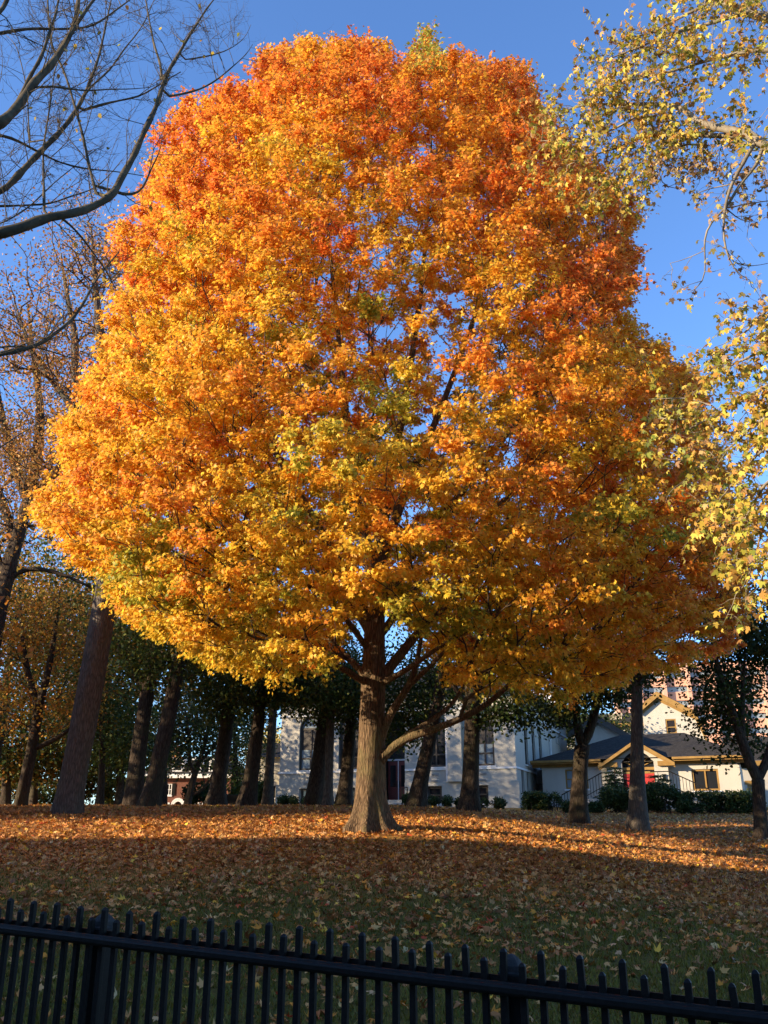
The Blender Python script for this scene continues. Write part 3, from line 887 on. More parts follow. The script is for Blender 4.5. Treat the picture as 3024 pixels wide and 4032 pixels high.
for k, (h, g) in enumerate(zip(holes[:4], ['glass_bright', 'glass', 'glass', 'glass_bright'])):
    window(hall, *h[:4], arch=True, nx=2, rails=(.22,), glass=g, depth=.2, w=.13, upper=h[2] + (h[3] - h[2]) * .38)
for h in holes[4:]:
    window(hall, *h[:4], nx=1, rails=(.5,), glass='glass', depth=.1, w=.12)
for h in sw: window(hall, *h[:4], arch=True, nx=1, rails=(.55,), glass='glass', depth=.18, w=.12, axis='y', at=WA)
for h in sb: window(hall, *h[:4], nx=1, rails=(.5,), glass='glass', depth=.18, w=.1, axis='y', at=WA)
for (a, b) in ((1700, 1727), (1888, 1917), (1203, 1232)):
    for v in (3054, 3079):
        q = MB(); x0, x1, z = X(a, 3060), X(b, 3060), Zm(v)
        off = -.0 if v == 3054 else -.16
        q.box(x0, x1, off - .03, off - .004, z - .07, z + .07)
        for k in range(3): q.box(x0 + .03, x1 - .03, off - .05, off - .031, z - .045 + k * .035, z - .03 + k * .035)
        q.build('air_vent', M['concrete'], hall)
# recessed entrance with double doors
en = MB(); dp = 1.6
en.quad((e0, .3, .55), (e0, dp, .55), (e0, dp, ent[3]), (e0, .3, ent[3])); en.quad((e1, .3, .55), (e1, dp, .55), (e1, dp, ent[3]), (e1, .3, ent[3]))
en.quad((e0, dp, .55), (e1, dp, .55), (e1, dp, ent[3]), (e0, dp, ent[3])); en.quad((e0, .3, ent[3]), (e1, .3, ent[3]), (e1, dp, ent[3]), (e0, dp, ent[3])); en.quad((e0, .3, .55), (e1, .3, .55), (e1, dp, .55), (e0, dp, .55))
en.build('porch_recess', M['dark_trim'], hall)
mid = (e0 + e1) / 2
for a, b in ((e0 + .1, mid - .02), (mid + .02, e1 - .1)):
    d = MB(); d.box(a, b, dp - .5, dp - .42, .58, 3.0); dr = d.build('door', M['dark_red_door'], hall, .01)
    g = MB(); g.box(a + .16, b - .16, dp - .515, dp - .503, 1.4, 2.75); g.build('pane', M['glass'], dr)
    h = MB(); h.box((b - .1 if a < mid - .1 else a + .04), (b - .06 if a < mid - .1 else a + .08), dp - .56, dp - .503, 1.35, 1.75); h.build('handle', M['iron'], dr)
ft = MB(); ft.box(e0 + .05, e1 - .05, dp - .5, dp - .4, 3.05, 3.15); ft.box(mid - .03, mid + .03, dp - .53, dp - .505, .6, 3.02); ft.build('door_frame', M['white_trim'], hall)
st = MB()
for k in range(3): st.box(e0 - .2, e1 + .2, -1.2 + k * .38, -.001 if k == 2 else -1.2 + (k + 1) * .38, -.6, .18 + k * .18)
st.build('step', M['concrete'], hall)
# hip roof with deep dark eaves
ro = MB(); ov = .8; z0 = zeave
hp = 3.4
A_, B_, C_, D_ = (-ov, -ov, z0 + .22), (WA + ov, -ov, z0 + .22), (WA + ov, D + ov, z0 + .22), (-ov, D + ov, z0 + .22)
R0, R1 = (WA / 2, WA / 2 + .2, z0 + hp), (WA / 2, D - WA / 2, z0 + hp)
ro.poly([A_, B_, R0]); ro.poly([B_, C_, R1, R0]); ro.poly([C_, D_, R1]); ro.poly([D_, A_, R0, R1])
rf = ro.build('roof', M['slate'], hall)
ev = MB()
ev.box(-ov, WA + ov, -ov, D + ov, z0 + .002, z0 + .215); ev.build('eave', M['dark_trim'], rf)
# dormer gable on the side
dm = MB(); dx = WA - .4
dm.prism([(-1.6, 0), (1.6, 0), (0, 1.5)], 0, 3.0)
do = dm.build('dormer', M['white_trim'], hall); do.location = (dx + 1.2, 12.5, z0 + .25); do.rotation_euler = (0, 0, math.radians(90))
for k, yy in enumerate((1.6, 15.5)):
    pn = MB(); z = zeave - 1.9
    for (p, q) in (((yy, z), (yy + 1.3, z + .06)), ((yy, z + .94), (yy + 1.3, z + 1.0)), ((yy, z + .06), (yy + .06, z + .94)), ((yy + 1.24, z + .06), (yy + 1.3, z + .94))):
        pn.box(WA + .003, WA + .035, p[0], q[0], p[1], q[1])
    pn.build('wall_panel', M['concrete'], hall)
ds = MB(); ds.box(WA + .02, WA + .16, 12.2, 12.34, 0, zeave - .02); ds.box(pa - .16, pa - .05, -.2, -.09, zled + .01, zeave - 1.06); ds.build('downpipe', M['white_trim'], hall)
ac = MB(); ac.box(WA + .03, WA + .7, 6.4, 7.5, 1.7, 2.6)
for k in range(8): ac.box(WA + .1, WA + .64, 6.36, 6.39, 1.78 + k * .095, 1.82 + k * .095)
ac.build('air_conditioner', M['concrete'], hall)
rl = MB()
for x in (e1 + .25,):
    rl.bar((x, -1.3, 0), (x, -1.3, 1.15), .05); rl.bar((x, -.3, 0), (x, -.3, 1.3), .05); rl.bar((x, -1.3, 1.15), (x, -.3, 1.3), .05)
rl.build('handrail', M['iron'], hall)

# ---- the small white house with the arched red door
TB = -22.0
OB = P(2144, 3212, 60.0); OB[2] = ground_z(OB[0], OB[1]) - .3
fb = Front(OB, TB)
WB = fb.at(2922, 3100)[0]
def XB(u, v=3090): return fb.at(u, v)[0]
def ZB(v, u=2350): return fb.at(u, v)[1]
cot = house_root('white_house', 'small white house with a dark hipped roof, ochre eaves and an arched red door', tuple(OB), TB)
ze = ZB(3005)
DB = 11.0
wl = [(XB(2228), XB(2318), ZB(3105), ZB(3027)), (XB(2728), XB(2834), ZB(3113, 2780), ZB(3028, 2780))]
dc = XB(2522); dr_ = (XB(2584) - XB(2458)) / 2
gx0, gx1 = XB(2398), XB(2640)
arch = (dc - dr_, dc + dr_, 1.25, ZB(2962, 2520), True)
mb = MB()
wall_holes(mb, 0, gx0, -1, ze, [wl[0]], .25); wall_holes(mb, gx1, WB, -1, ze, [wl[1]], .25)
# projecting porch bay
wall_holes(mb, gx0, gx1, -1, ze, [(arch[0], arch[1], arch[2], ze - .004)], .3, 'x', -.5)
pk = ze + (gx1 - gx0) / 2 * .62
mb.quad((gx0, 0, -1), (gx0, -.5, -1), (gx0, -.5, ze), (gx0, 0, ze)); mb.quad((gx1, 0, -1), (gx1, 0, ze), (gx1, -.5, ze), (gx1, -.5, -1))
# gable over the porch with the arch cut in it
r = dr_; zc = max(arch[3] - r, 0)
arcp = [(dc + r * math.cos(t), max(zc + r * math.sin(t), ze)) for t in np.linspace(math.pi, 0, 25)]
arcp = [q for i, q in enumerate(arcp) if q[1] > ze + 1e-4]
gp = [(gx0, ze), (arch[0], ze)] + arcp + [(arch[1], ze), (gx1, ze), (dc, pk)]
mb.poly([(x, -.5, z) for x, z in gp])
mb.quad((0, DB, -1), (0, 0, -1), (0, 0, ze), (0, DB, ze)); mb.quad((WB, 0, -1), (WB, DB, -1), (WB, DB, ze), (WB, 0, ze)); mb.quad((WB, DB, -1), (0, DB, -1), (0, DB, ze), (WB, DB, ze))
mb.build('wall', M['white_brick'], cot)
window(cot, *wl[0], trim='ochre_trim', nx=2, rails=(.5,), glass='glass_bright', depth=.12, w=.09)
window(cot, *wl[1], trim='ochre_trim', nx=2, glass='glass', depth=.12, w=.11)
# arched door screen
sc_ = MB(); sc_.poly([(dc + r * math.cos(t), -.2, zc + r * math.sin(t)) for t in np.linspace(math.pi, 0, 25)] + [(arch[1], -.2, arch[2]), (arch[0], -.2, arch[2])])
fan = sc_.build('fanlight', M['glass'], cot)
fr = MB()
for t in np.linspace(0, math.pi, 9):
    fr.bar((dc + .25 * math.cos(t), -.24, zc + .02 + .25 * math.sin(t)), (dc + r * .97 * math.cos(t), -.24, zc + .02 + r * .97 * math.sin(t)), .05)
fr.box(arch[0] + .02, arch[1] - .02, -.27, -.21, zc - .12, zc + .02); fr.build('frame', M['ochre_trim'], fan)
dz1 = ZB(3048, 2520)
for a, b, lab in ((arch[0] + .05, dc - .02, None), (dc + .02, arch[1] - .05, 'bright red right hand door leaf')):
    d = MB(); w_ = .2
    d.box(a, a + w_, -.3, -.215, arch[2], dz1); d.box(b - w_, b, -.3, -.215, arch[2], dz1); d.box(a + w_, b - w_, -.3, -.215, dz1 - .25, dz1); d.box(a + w_, b - w_, -.3, -.215, arch[2], arch[2] + .75)
    do = d.build('door', M['red_door'], cot)
    g = MB(); g.box(a + w_, b - w_, -.26, -.23, arch[2] + .75, dz1 - .25); g.build('pane', M['glass'], do)
    h = MB(); hx = b - .12 if a < dc - .1 else a + .06
    h.box(hx, hx + .06, -.36, -.301, arch[2] + .95, arch[2] + 1.1); h.build('handle', M['iron'], do)
tz = MB(); tz.box(arch[0] + .02, arch[1] - .02, -.3, -.21, dz1 + .01, dz1 + .14); tz.build('transom', M['ochre_trim'], cot)
# hip roof
ro = MB(); ov = .6; h = ZB(2888, 2400) - ze
hx = 3.2
zr0 = ze + .2
A_, B_, C_, D_ = (-ov, -ov, zr0), (WB + ov, -ov, zr0), (WB + ov, DB + ov, zr0), (-ov, DB + ov, zr0)
xa, xb = XB(2376, 2890) + .3, XB(2650, 2890) + .3
R0, R1 = (xa, DB * .5, zr0 + h * 1.12), (xb, DB * .5, zr0 + h * 1.12)
ro.poly([A_, B_, R1, R0]); ro.poly([B_, C_, R1]); ro.poly([C_, D_, R0, R1]); ro.poly([D_, A_, R0])
# porch gable roof planes
yb = 3.2
for s in (-1, 1):
    ex = (gx0 - .45 if s < 0 else gx1 + .45); sl = .62
    ez = pk - abs(ex - dc) * sl + .12
    ro.quad((dc, -.95, pk + .13), (ex, -.95, ez), (ex, yb, ez), (dc, yb, pk + .13))
rf = ro.build('roof', M['slate'], cot)
ea = MB()
for a, b in ((-ov, gx0 - .3), (gx1 + .3, WB + ov)):
    ea.box(a, b, -ov, -ov + .1, ze - .03, ze + .19); ea.box(a, b, -ov + .1, -.004, ze + .02, ze + .16); ea.box(a, b, -.16, -.004, ze - .2, ze + .015)
    ea.box(a, b, -ov - .14, -ov - .003, ze + .07, ze + .2)
ea.box(-ov, -ov + .1, -ov + .1, DB, ze - .03, ze + .19)
for s in (-1, 1):
    ex = (gx0 - .45 if s < 0 else gx1 + .45); ez = pk - abs(ex - dc) * .62
    v = [(dc, pk + .11), (ex, ez + .10), (ex, ez - .10), (dc, pk - .10)]
    ea.prism(v if s > 0 else v[::-1], -.98, -.86)
    v = [(dc, pk - .02), (ex, ez - .03), (ex, ez - .18), (dc, pk - .18)]
    ea.prism(v if s > 0 else v[::-1], -.62, -.505)
    ea.box(min(ex, dc + s * (dr_ + .25)), max(ex, dc + s * (dr_ + .25)), -.7, -.51, ze - .3, ze - .02)
ea.build('eave', M['ochre_trim'], rf)
for x in (XB(2415), XB(2622)):
    lm = MB(); lm.box(x - .09, x + .09, -.62, -.505, ZB(3062, 2520) - .12, ZB(3062, 2520) + .1); lm.box(x - .13, x + .13, -.72, -.505, ZB(3062, 2520) + .101, ZB(3062, 2520) + .14); lm.build('wall_lamp', M['iron'], cot, .01)
# landing, stairs both ways and iron railings
lz = 1.2
sp = MB(); sp.box(dc - 2.0, dc + 2.0, -2.4, -.51, -1, lz)
for s in (-1, 1):
    for k in range(6):
        a = dc + s * (2.0 + k * .36); b = dc + s * (2.0 + (k + 1) * .36)
        sp.box(min(a, b), max(a, b), -2.3, -.9, -1, lz - .18 * (k + 1))
sp.build('stairs', M['concrete'], cot)
for s in (-1, 1):
    q = MB()
    for yy in (-2.35,):
        p0 = Vector((dc + s * 2.0, yy, lz)); p1 = Vector((dc + s * 4.5, yy, lz - 1.25)); hgt = Vector((0, 0, .95))
        q.bar(p0 + hgt, p1 + hgt, .06); q.bar(p0 + Vector((0, 0, .12)), p1 + Vector((0, 0, .12)), .04); q.bar(p0 + hgt, Vector((dc + s * .9, yy, lz + .95)), .06)
        for k in range(15):
            p = p0.lerp(p1, k / 14); q.bar(p + Vector((0, 0, -.1)), p + hgt, .03)
    q.build('railing', M['iron'], cot)
for a, b in ((-.1, gx0 - .01), (gx1 + .01, WB + .1)):
    bb = MB(); bb.box(a, b, -.1, -.004, -1, .5); bb.build('plinth', M['concrete'], cot)

# ---- houses behind the small one
def simple_house(name, label, u0, u1, vbase, Y, th, veave, depth, roof_kind, wall, roof, trim, wins=(), ridge=None, group=None, peak=None):
    O = P(u0, vbase, Y)
    f = Front(O, th); W = f.at(u1, vbase)[0]; ze_ = f.at((u0 + u1) / 2, veave)[1]
    root = house_root(name, label, tuple(O), th, group)
    hs = []
    for (a, b, c, d) in wins:
        x0, z0_ = f.at(a, d); x1, z1_ = f.at(b, c); hs.append((x0, x1, z0_, z1_))
    return O, f, W, ze_, root, hs

# gambrel house
O, f, W, ze_, root, hs = simple_house('white_house', 'white house with a gambrel gable edged in ochre, behind the dark hipped roof', 2400, 2792, 3180, 84.0, TB, 2800, 9, '', '', '', '', [(2625, 2660, 2830, 2890)])
pk2 = f.at(2588, 2738); l1 = f.at(2534, 2786); r1 = f.at(2736, 2812); r2 = f.at(2782, 2905); gl = f.at(2535, 2900)
x0w = f.at(2537, 2880)[0]
mb = MB()
gb = [(x0w, -1), (x0w, l1[1]), pk2, r1, r2, (r2[0], -1)]
h0 = hs[0]
# gable wall as strips either side of the window
def top_at(x):
    pts = [(x0w, l1[1]), pk2, r1, r2]
    return float(np.interp(x, [p[0] for p in pts], [p[1] for p in pts]))
xs = sorted([x0w, pk2[0], h0[0], h0[1], r1[0], r2[0]])
for a, b in zip(xs[:-1], xs[1:]):
    if h0[0] - 1e-6 <= a and b <= h0[1] + 1e-6:
        mb.quad((a, 0, -1), (b, 0, -1), (b, 0, h0[2]), (a, 0, h0[2])); mb.quad((a, 0, h0[3]), (b, 0, h0[3]), (b, 0, top_at(b)), (a, 0, top_at(a)))
    else: mb.quad((a, 0, -1), (b, 0, -1), (b, 0, top_at(b)), (a, 0, top_at(a)))
mb.quad((x0w, 9, -1), (x0w, 0, -1), (x0w, 0, l1[1]), (x0w, 9, l1[1])); mb.quad((r2[0], 0, -1), (r2[0], 9, -1), (r2[0], 9, r2[1]), (r2[0], 0, r2[1]))
# lower wing to the left with its own gable
lw0, lw1 = f.at(2378, 2880)[0], x0w
wz = f.at(2460, 2846)[1]
mb.quad((lw0 - 6, 1.5, -1), (lw1, 1.5, -1), (lw1, 1.5, wz), (lw0 - 6, 1.5, wz))
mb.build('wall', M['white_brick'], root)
window(root, *h0, trim='ochre_trim', nx=1, rails=(.45,), depth=.1, w=.12)
ro = MB()
for a, b in ((pk2, r1), (r1, r2), (l1, pk2)):
    e = .3
    ro.quad((a[0], -.5, a[1] + e), (b[0] + (.25 if b == r2 else 0), -.5, b[1] + e), (b[0] + (.25 if b == r2 else 0), 9.2, b[1] + e), (a[0], 9.2, a[1] + e))
ro.quad((lw0 - 6.3, 1.0, wz + .1), (lw1, 1.0, wz + .1), (lw1, 5, wz + 1.5), (lw0 - 6.3, 5, wz + 1.5))
rf = ro.build('roof', M['slate'], root)
bo = MB()
for a, b in ((pk2, r1), (r1, r2), (l1, pk2)):
    a = (a[0] - (.5 if a == l1 else 0), a[1] - (.35 if a == l1 else 0))
    v = [(a[0], a[1] + .28), (b[0], b[1] + .28), (b[0], b[1] - .25), (a[0], a[1] - .25)]
    bo.prism(v, -.52, -.36); v = [(a[0], a[1]), (b[0], b[1]), (b[0], b[1] - .5), (a[0], a[1] - .5)]; bo.prism(v, -.12, -.005)
bo.box(lw0 - 6.3, lw1 - .05, .9, 1.0, wz - .22, wz + .08); bo.build('bargeboard', M['ochre_trim'], rf)
chx, chz = f.at(2412, 2855); ch = MB(); ch.box(chx - .55, chx + .55, 2.6, 3.6, chz - 1.5, f.at(2412, 2806)[1]); ch.box(chx - .65, chx + .65, 2.5, 3.7, f.at(2412, 2806)[1] + .001, f.at(2412, 2806)[1] + .25); ch.build('chimney', M['stone'], rf)
# cross gable left
O = P(2240, 3180, 72.0); f = Front(O, TB); root = house_root('white_house', 'white gabled house with brown bargeboards, seen over the left end of the dark hipped roof', tuple(O), TB)
a, b, c = f.at(2262, 2880), f.at(2352, 2832), f.at(2470, 2898)
mb = MB(); mb.poly([(a[0], 0, -1), (c[0], 0, -1), (c[0], 0, c[1]), (b[0], 0, b[1]), (a[0], 0, a[1])]); mb.quad((a[0], 8, -1), (a[0], 0, -1), (a[0], 0, a[1]), (a[0], 8, a[1]))
mb.build('wall', M['white_brick'], root)
ro = MB(); ro.quad((a[0] - .4, -.6, a[1] - .05), (b[0], -.6, b[1] + .3), (b[0], 8, b[1] + .3), (a[0] - .4, 8, a[1] - .05)); ro.quad((b[0], -.6, b[1] + .3), (c[0] + .2, -.6, c[1] + .1), (c[0] + .2, 8, c[1] + .1), (b[0], 8, b[1] + .3))
rf = ro.build('roof', M['slate'], root)
bo = MB(); bo.prism([(b[0], b[1] + .28), (c[0] + .2, c[1] + .08), (c[0] + .2, c[1] - .4), (b[0], b[1] - .25)], -.62, -.5); bo.prism([(a[0] - .4, a[1] - .08), (b[0], b[1] + .27), (b[0], b[1] - .25), (a[0] - .4, a[1] - .5)], -.62, -.5)
bo.build('bargeboard', M['dark_trim'], rf)
# pale house at the far right edge
O = P(2930, 3180, 70.0); f = Front(O, -10); root = house_root('white_house', 'sunlit white house with an ochre framed window at the far right edge', tuple(O), -10)
W = f.at(3140, 3100)[0]; zt = f.at(2990, 3008)[1]
h0 = (f.at(2946, 3120)[0], f.at(2968, 3120)[0], f.at(2960, 3136)[1], f.at(2960, 3090)[1])
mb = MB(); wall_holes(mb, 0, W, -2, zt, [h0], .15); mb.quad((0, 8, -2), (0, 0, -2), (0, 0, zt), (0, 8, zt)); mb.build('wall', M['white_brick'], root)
window(root, *h0, trim='ochre_trim', nx=2, rails=(.33, .66), glass='glass_bright', depth=.05, w=.09)
q = MB(); q.box(h0[0] - .15, h0[1] + .15, -.06, -.004, h0[3] + .02, h0[3] + .3); q.build('lintel', M['ochre_trim'], root)
ro = MB(); ro.quad((-.4, -.5, zt + .25), (W, -.5, zt + .25), (W, 4, zt + 2.4), (-.4, 4, zt + 2.4)); rf = ro.build('roof', M['slate'], root)
q = MB(); q.box(-.4, W, -.5, -.003, zt - .15, zt + .22); q.build('eave', M['ochre_trim'], rf)
# tall brick offices
O = P(2470, 3150, 190.0); TC = -12; f = Front(O, TC); root = house_root('brick_office_block', 'tall pink brick office block with long window bands, far behind the right hand houses', tuple(O), TC)
W = f.at(3180, 2900)[0]; zt = f.at(2750, 2610)[1]
st_h = f.at(2660, 2717)[1] - f.at(2660, 2773)[1]
zw = f.at(2660, 2724)[1]
mb = MB(); gl_ = []
z = zw
while z > 6: z -= st_h
bands = []
while z < zt - 1.5: bands.append(z); z += st_h
hole = [(0.3, W - .3, b, b + st_h * .38) for b in bands]
wall_holes(mb, 0, W, -3, zt, hole, .5)
mb.quad((W, 0, -3), (W, 25, -3), (W, 25, zt), (W, 0, zt)); mb.quad((0, 25, -3), (0, 0, -3), (0, 0, zt), (0, 25, zt)); mb.quad((0, 0, zt), (W, 0, zt), (W, 25, zt), (0, 25, zt))
mb.build('wall', M['brick_pink'], root)
px_ = f.at(2710, 2750)[0] - f.at(2613, 2750)[0]; x = f.at(2613, 2750)[0]
while x > 3: x -= px_
while x < W - 1:
    q = MB(); q.box(x, x + px_ * .16, -1.1, -.004, -3, zt - .3); q.build('pier', M['brick_pink'], root); x += px_
for b in bands:
    q = MB(); q.quad((.3, .4, b), (W - .3, .4, b), (W - .3, .4, b + st_h * .38), (.3, .4, b + st_h * .38)); q.build('window_band', M['glass_bright'], root)
# brick house on the left, across the park
O = P(560, 3184, 82.0); f = Front(O, -4); root = house_root('brick_house', 'red brick house with shuttered white windows and a grey slate roof, between the left trunks', tuple(O), -4)
W = f.at(900, 3100)[0]; zt = f.at(720, 3062)[1]
wu = [(612, 634), (654, 676), (806, 824)]
hs = [(f.at(a, 3110)[0], f.at(b, 3110)[0], f.at(a, 3132)[1], f.at(a, 3086)[1]) for a, b in wu]
ah = (f.at(686, 3170)[0], f.at(716, 3170)[0], -1.0, f.at(700, 3156)[1], True)
mb = MB(); wall_holes(mb, 0, W, -1.0, zt, hs + [ah], .25); mb.quad((W, 0, -1), (W, 9, -1), (W, 9, zt), (W, 0, zt)); mb.quad((0, 9, -1), (0, 0, -1), (0, 0, zt), (0, 9, zt))
mb.build('wall', M['brick_red'], root)
for h in hs:
    w = window(root, *h, trim='white_trim', nx=2, rails=(.5,), glass='glass', depth=.08, w=.07)
    for s in (-1, 1):
        x = h[0] - .34 if s < 0 else h[1] + .02
        q = MB(); q.box(x, x + .32, -.06, -.004, h[2], h[3])
        for k in range(9): q.box(x + .04, x + .28, -.075, -.061, h[2] + .1 + k * .13, h[2] + .15 + k * .13)
        q.build('shutter', M['iron'], w)
q = MB(); r_ = (ah[1] - ah[0]) / 2
for k in range(12):
    a, b = math.pi * k / 12, math.pi * (k + 1) / 12 - .03; m_ = (ah[0] + ah[1]) / 2; zc_ = ah[3] - r_
    v = [(m_ + rr * math.cos(t), zc_ + rr * math.sin(t)) for rr, t in ((r_, a), (r_ + .3, a), (r_ + .3, b), (r_, b))]
    q.prism(v, -.08, -.004)
ar = q.build('stone_arch', M['white_trim'], root)
q = MB(); q.box(ah[0], ah[1], .2, .26, -1, ah[3]); q.build('doorway', M['dark_trim'], root)
q = MB(); q.box(-.3, W + .3, -.45, -.004, zt - .05, zt + .28); q.box(0.02, ah[0] - .4, -.1, -.004, .2, .5); q.box(ah[1] + .4, W, -.1, -.004, .2, .5); q.build('cornice', M['white_trim'], root)
ro = MB(); rt = f.at(720, 2995)[1]
ro.quad((-.3, -.4, zt + .29), (W + .3, -.4, zt + .29), (W - .6, 1.2, rt), (.6, 1.2, rt)); ro.quad((.6, 1.2, rt), (W - .6, 1.2, rt), (W - 2, 4, rt + .7), (2, 4, rt + .7)); ro.quad((W + .3, -.4, zt + .29), (W + .3, 9, zt + .29), (W - .6, 8, rt), (W - .6, 1.2, rt))
rf = ro.build('roof', M['slate'], root)
for u in (700, 770, 845):
    x = f.at(u, 3030)[0]; q = MB(); q.box(x - .5, x + .5, -.1, 1.1, zt + .5, zt + 1.7); d = q.build('dormer', M['white_trim'], rf); q = MB(); q.box(x - .3, x + .3, -.13, -.103, zt + .65, zt + 1.5); q.build('pane', M['glass'], d)
x = f.at(640, 2960)[0]; q = MB(); q.box(x - .6, x + .6, 3, 4, rt - .5, rt + 1.6); q.build('chimney', M['brick_red'], rf)
# gabled cottage with a brick chimney right of it
O = P(890, 3184, 95.0); f = Front(O, 6); root = house_root('cream_house', 'pale gabled cottage with a brick chimney, between the trunks left of the white hall', tuple(O), 6)
a, b, c = f.at(890, 3020), f.at(918, 2982), f.at(948, 3014)
mb = MB(); mb.poly([(a[0], 0, -1), (c[0], 0, -1), (c[0], 0, c[1]), (b[0], 0, b[1]), (a[0], 0, a[1])]); mb.quad((c[0], 0, -1), (c[0], 7, -1), (c[0], 7, c[1]), (c[0], 0, c[1])); mb.build('wall', M['cream'], root)
ro = MB(); ro.quad((a[0] - .3, -.4, a[1] - .1), (b[0], -.4, b[1] + .25), (b[0], 7, b[1] + .25), (a[0] - .3, 7, a[1] - .1)); ro.quad((b[0], -.4, b[1] + .25), (c[0] + .3, -.4, c[1] - .1), (c[0] + .3, 7, c[1] - .1), (b[0], 7, b[1] + .25))
rf = ro.build('roof', M['slate'], root)
q = MB(); q.prism([(b[0], b[1] + .22), (c[0] + .3, c[1] - .12), (c[0] + .3, c[1] - .5), (b[0], b[1] - .2)], -.42, -.3); q.build('bargeboard', M['white_trim'], rf)
x = f.at(908, 2990)[0]; q = MB(); q.box(x - .45, x + .45, 2, 2.9, b[1] - 1, f.at(908, 2956)[1]); q.build('chimney', M['brick_red'], rf)
w0 = f.at(944, 3110)
# cream clapboard house beside the hall's left corner
O = P(1010, 3184, 78.0); f = Front(O, 4); root = house_root('cream_house', 'cream clapboard house just left of the white hall, half hidden by green leaves', tuple(O), 4)
W = f.at(1135, 3100)[0]; zt = f.at(1080, 2985)[1]; h = (f.at(1072, 3120)[0], f.at(1084, 3120)[0], f.at(1078, 3142)[1], f.at(1078, 3094)[1])
mb = MB(); wall_holes(mb, 0, W, -1, zt, [h], .15); mb.quad((0, 7, -1), (0, 0, -1), (0, 0, zt), (0, 7, zt)); mb.build('wall', M['cream'], root)
window(root, *h, trim='dark_trim', nx=1, rails=(.5,), depth=.06, w=.06)
ro = MB(); ro.quad((-.4, -.4, zt + .02), (W, -.4, zt + .02), (W, 4, zt + 1.6), (-.4, 4, zt + 1.6)); ro.build('roof', M['slate'], root)
# low dark skip beside the trunks
def lo(u, v, Y): return P(u, v, Y)
a = lo(888, 3178, 52); b = lo(952, 3178, 52); zc_ = float(ground_z(a[0], 52))
root = empty('garden_wall', (a[0], 52, zc_), 'low dark grey wall with a pale ledge between two trunks left of the white hall', 'wall')
q = MB(); w_ = b[0] - a[0]; q.box(0, w_, 0, .4, .16, .62); q.build('body', M['iron'], root, .02)
q = MB(); q.box(-.05, w_ + .05, -.1, .5, -.1, .1); q.build('ledge', M['concrete'], root, .01)

# ------------------------------------------------------------------ trees behind and around the lawn
GREEN = ([(.040, .070, .016), (.060, .090, .018), (.085, .105, .022), (.11, .12, .02), (.17, .14, .02)], [4, 5, 4, 2, 1])
DGREEN = ([(.026, .046, .012), (.038, .060, .014), (.055, .070, .017), (.10, .09, .02)], [5, 5, 3, 1])
OCHRE = ([(.46, .25, .035), (.52, .33, .05), (.40, .17, .03), (.20, .165, .03), (.56, .22, .035)], [4, 3, 3, 3, 2])
BROWN = ([(.36, .17, .045), (.44, .22, .05), (.26, .11, .03), (.48, .30, .08), (.20, .14, .04)], [4, 4, 3, 2, 2])
ORANGE = ([(.55, .22, .035), (.45, .15, .03), (.60, .33, .05), (.30, .17, .03)], [4, 3, 2, 2])
MIXED = ([(.07, .09, .02), (.13, .12, .025), (.26, .17, .03), (.36, .17, .035), (.05, .07, .018)], [4, 3, 3, 2, 3])
YELLOW = ([(.55, .42, .10), (.62, .40, .08), (.40, .34, .08), (.62, .5, .2)], [3, 3, 2, 2])

def ellipsoid_pts(n, c, rad, r, p=.5, cut=None):
    d = unit(r.normal(size=(n, 3))); f = r.uniform(.12, 1, n) ** p
    q = np.asarray(c) + d * f[:, None] * np.asarray(rad)
    return q

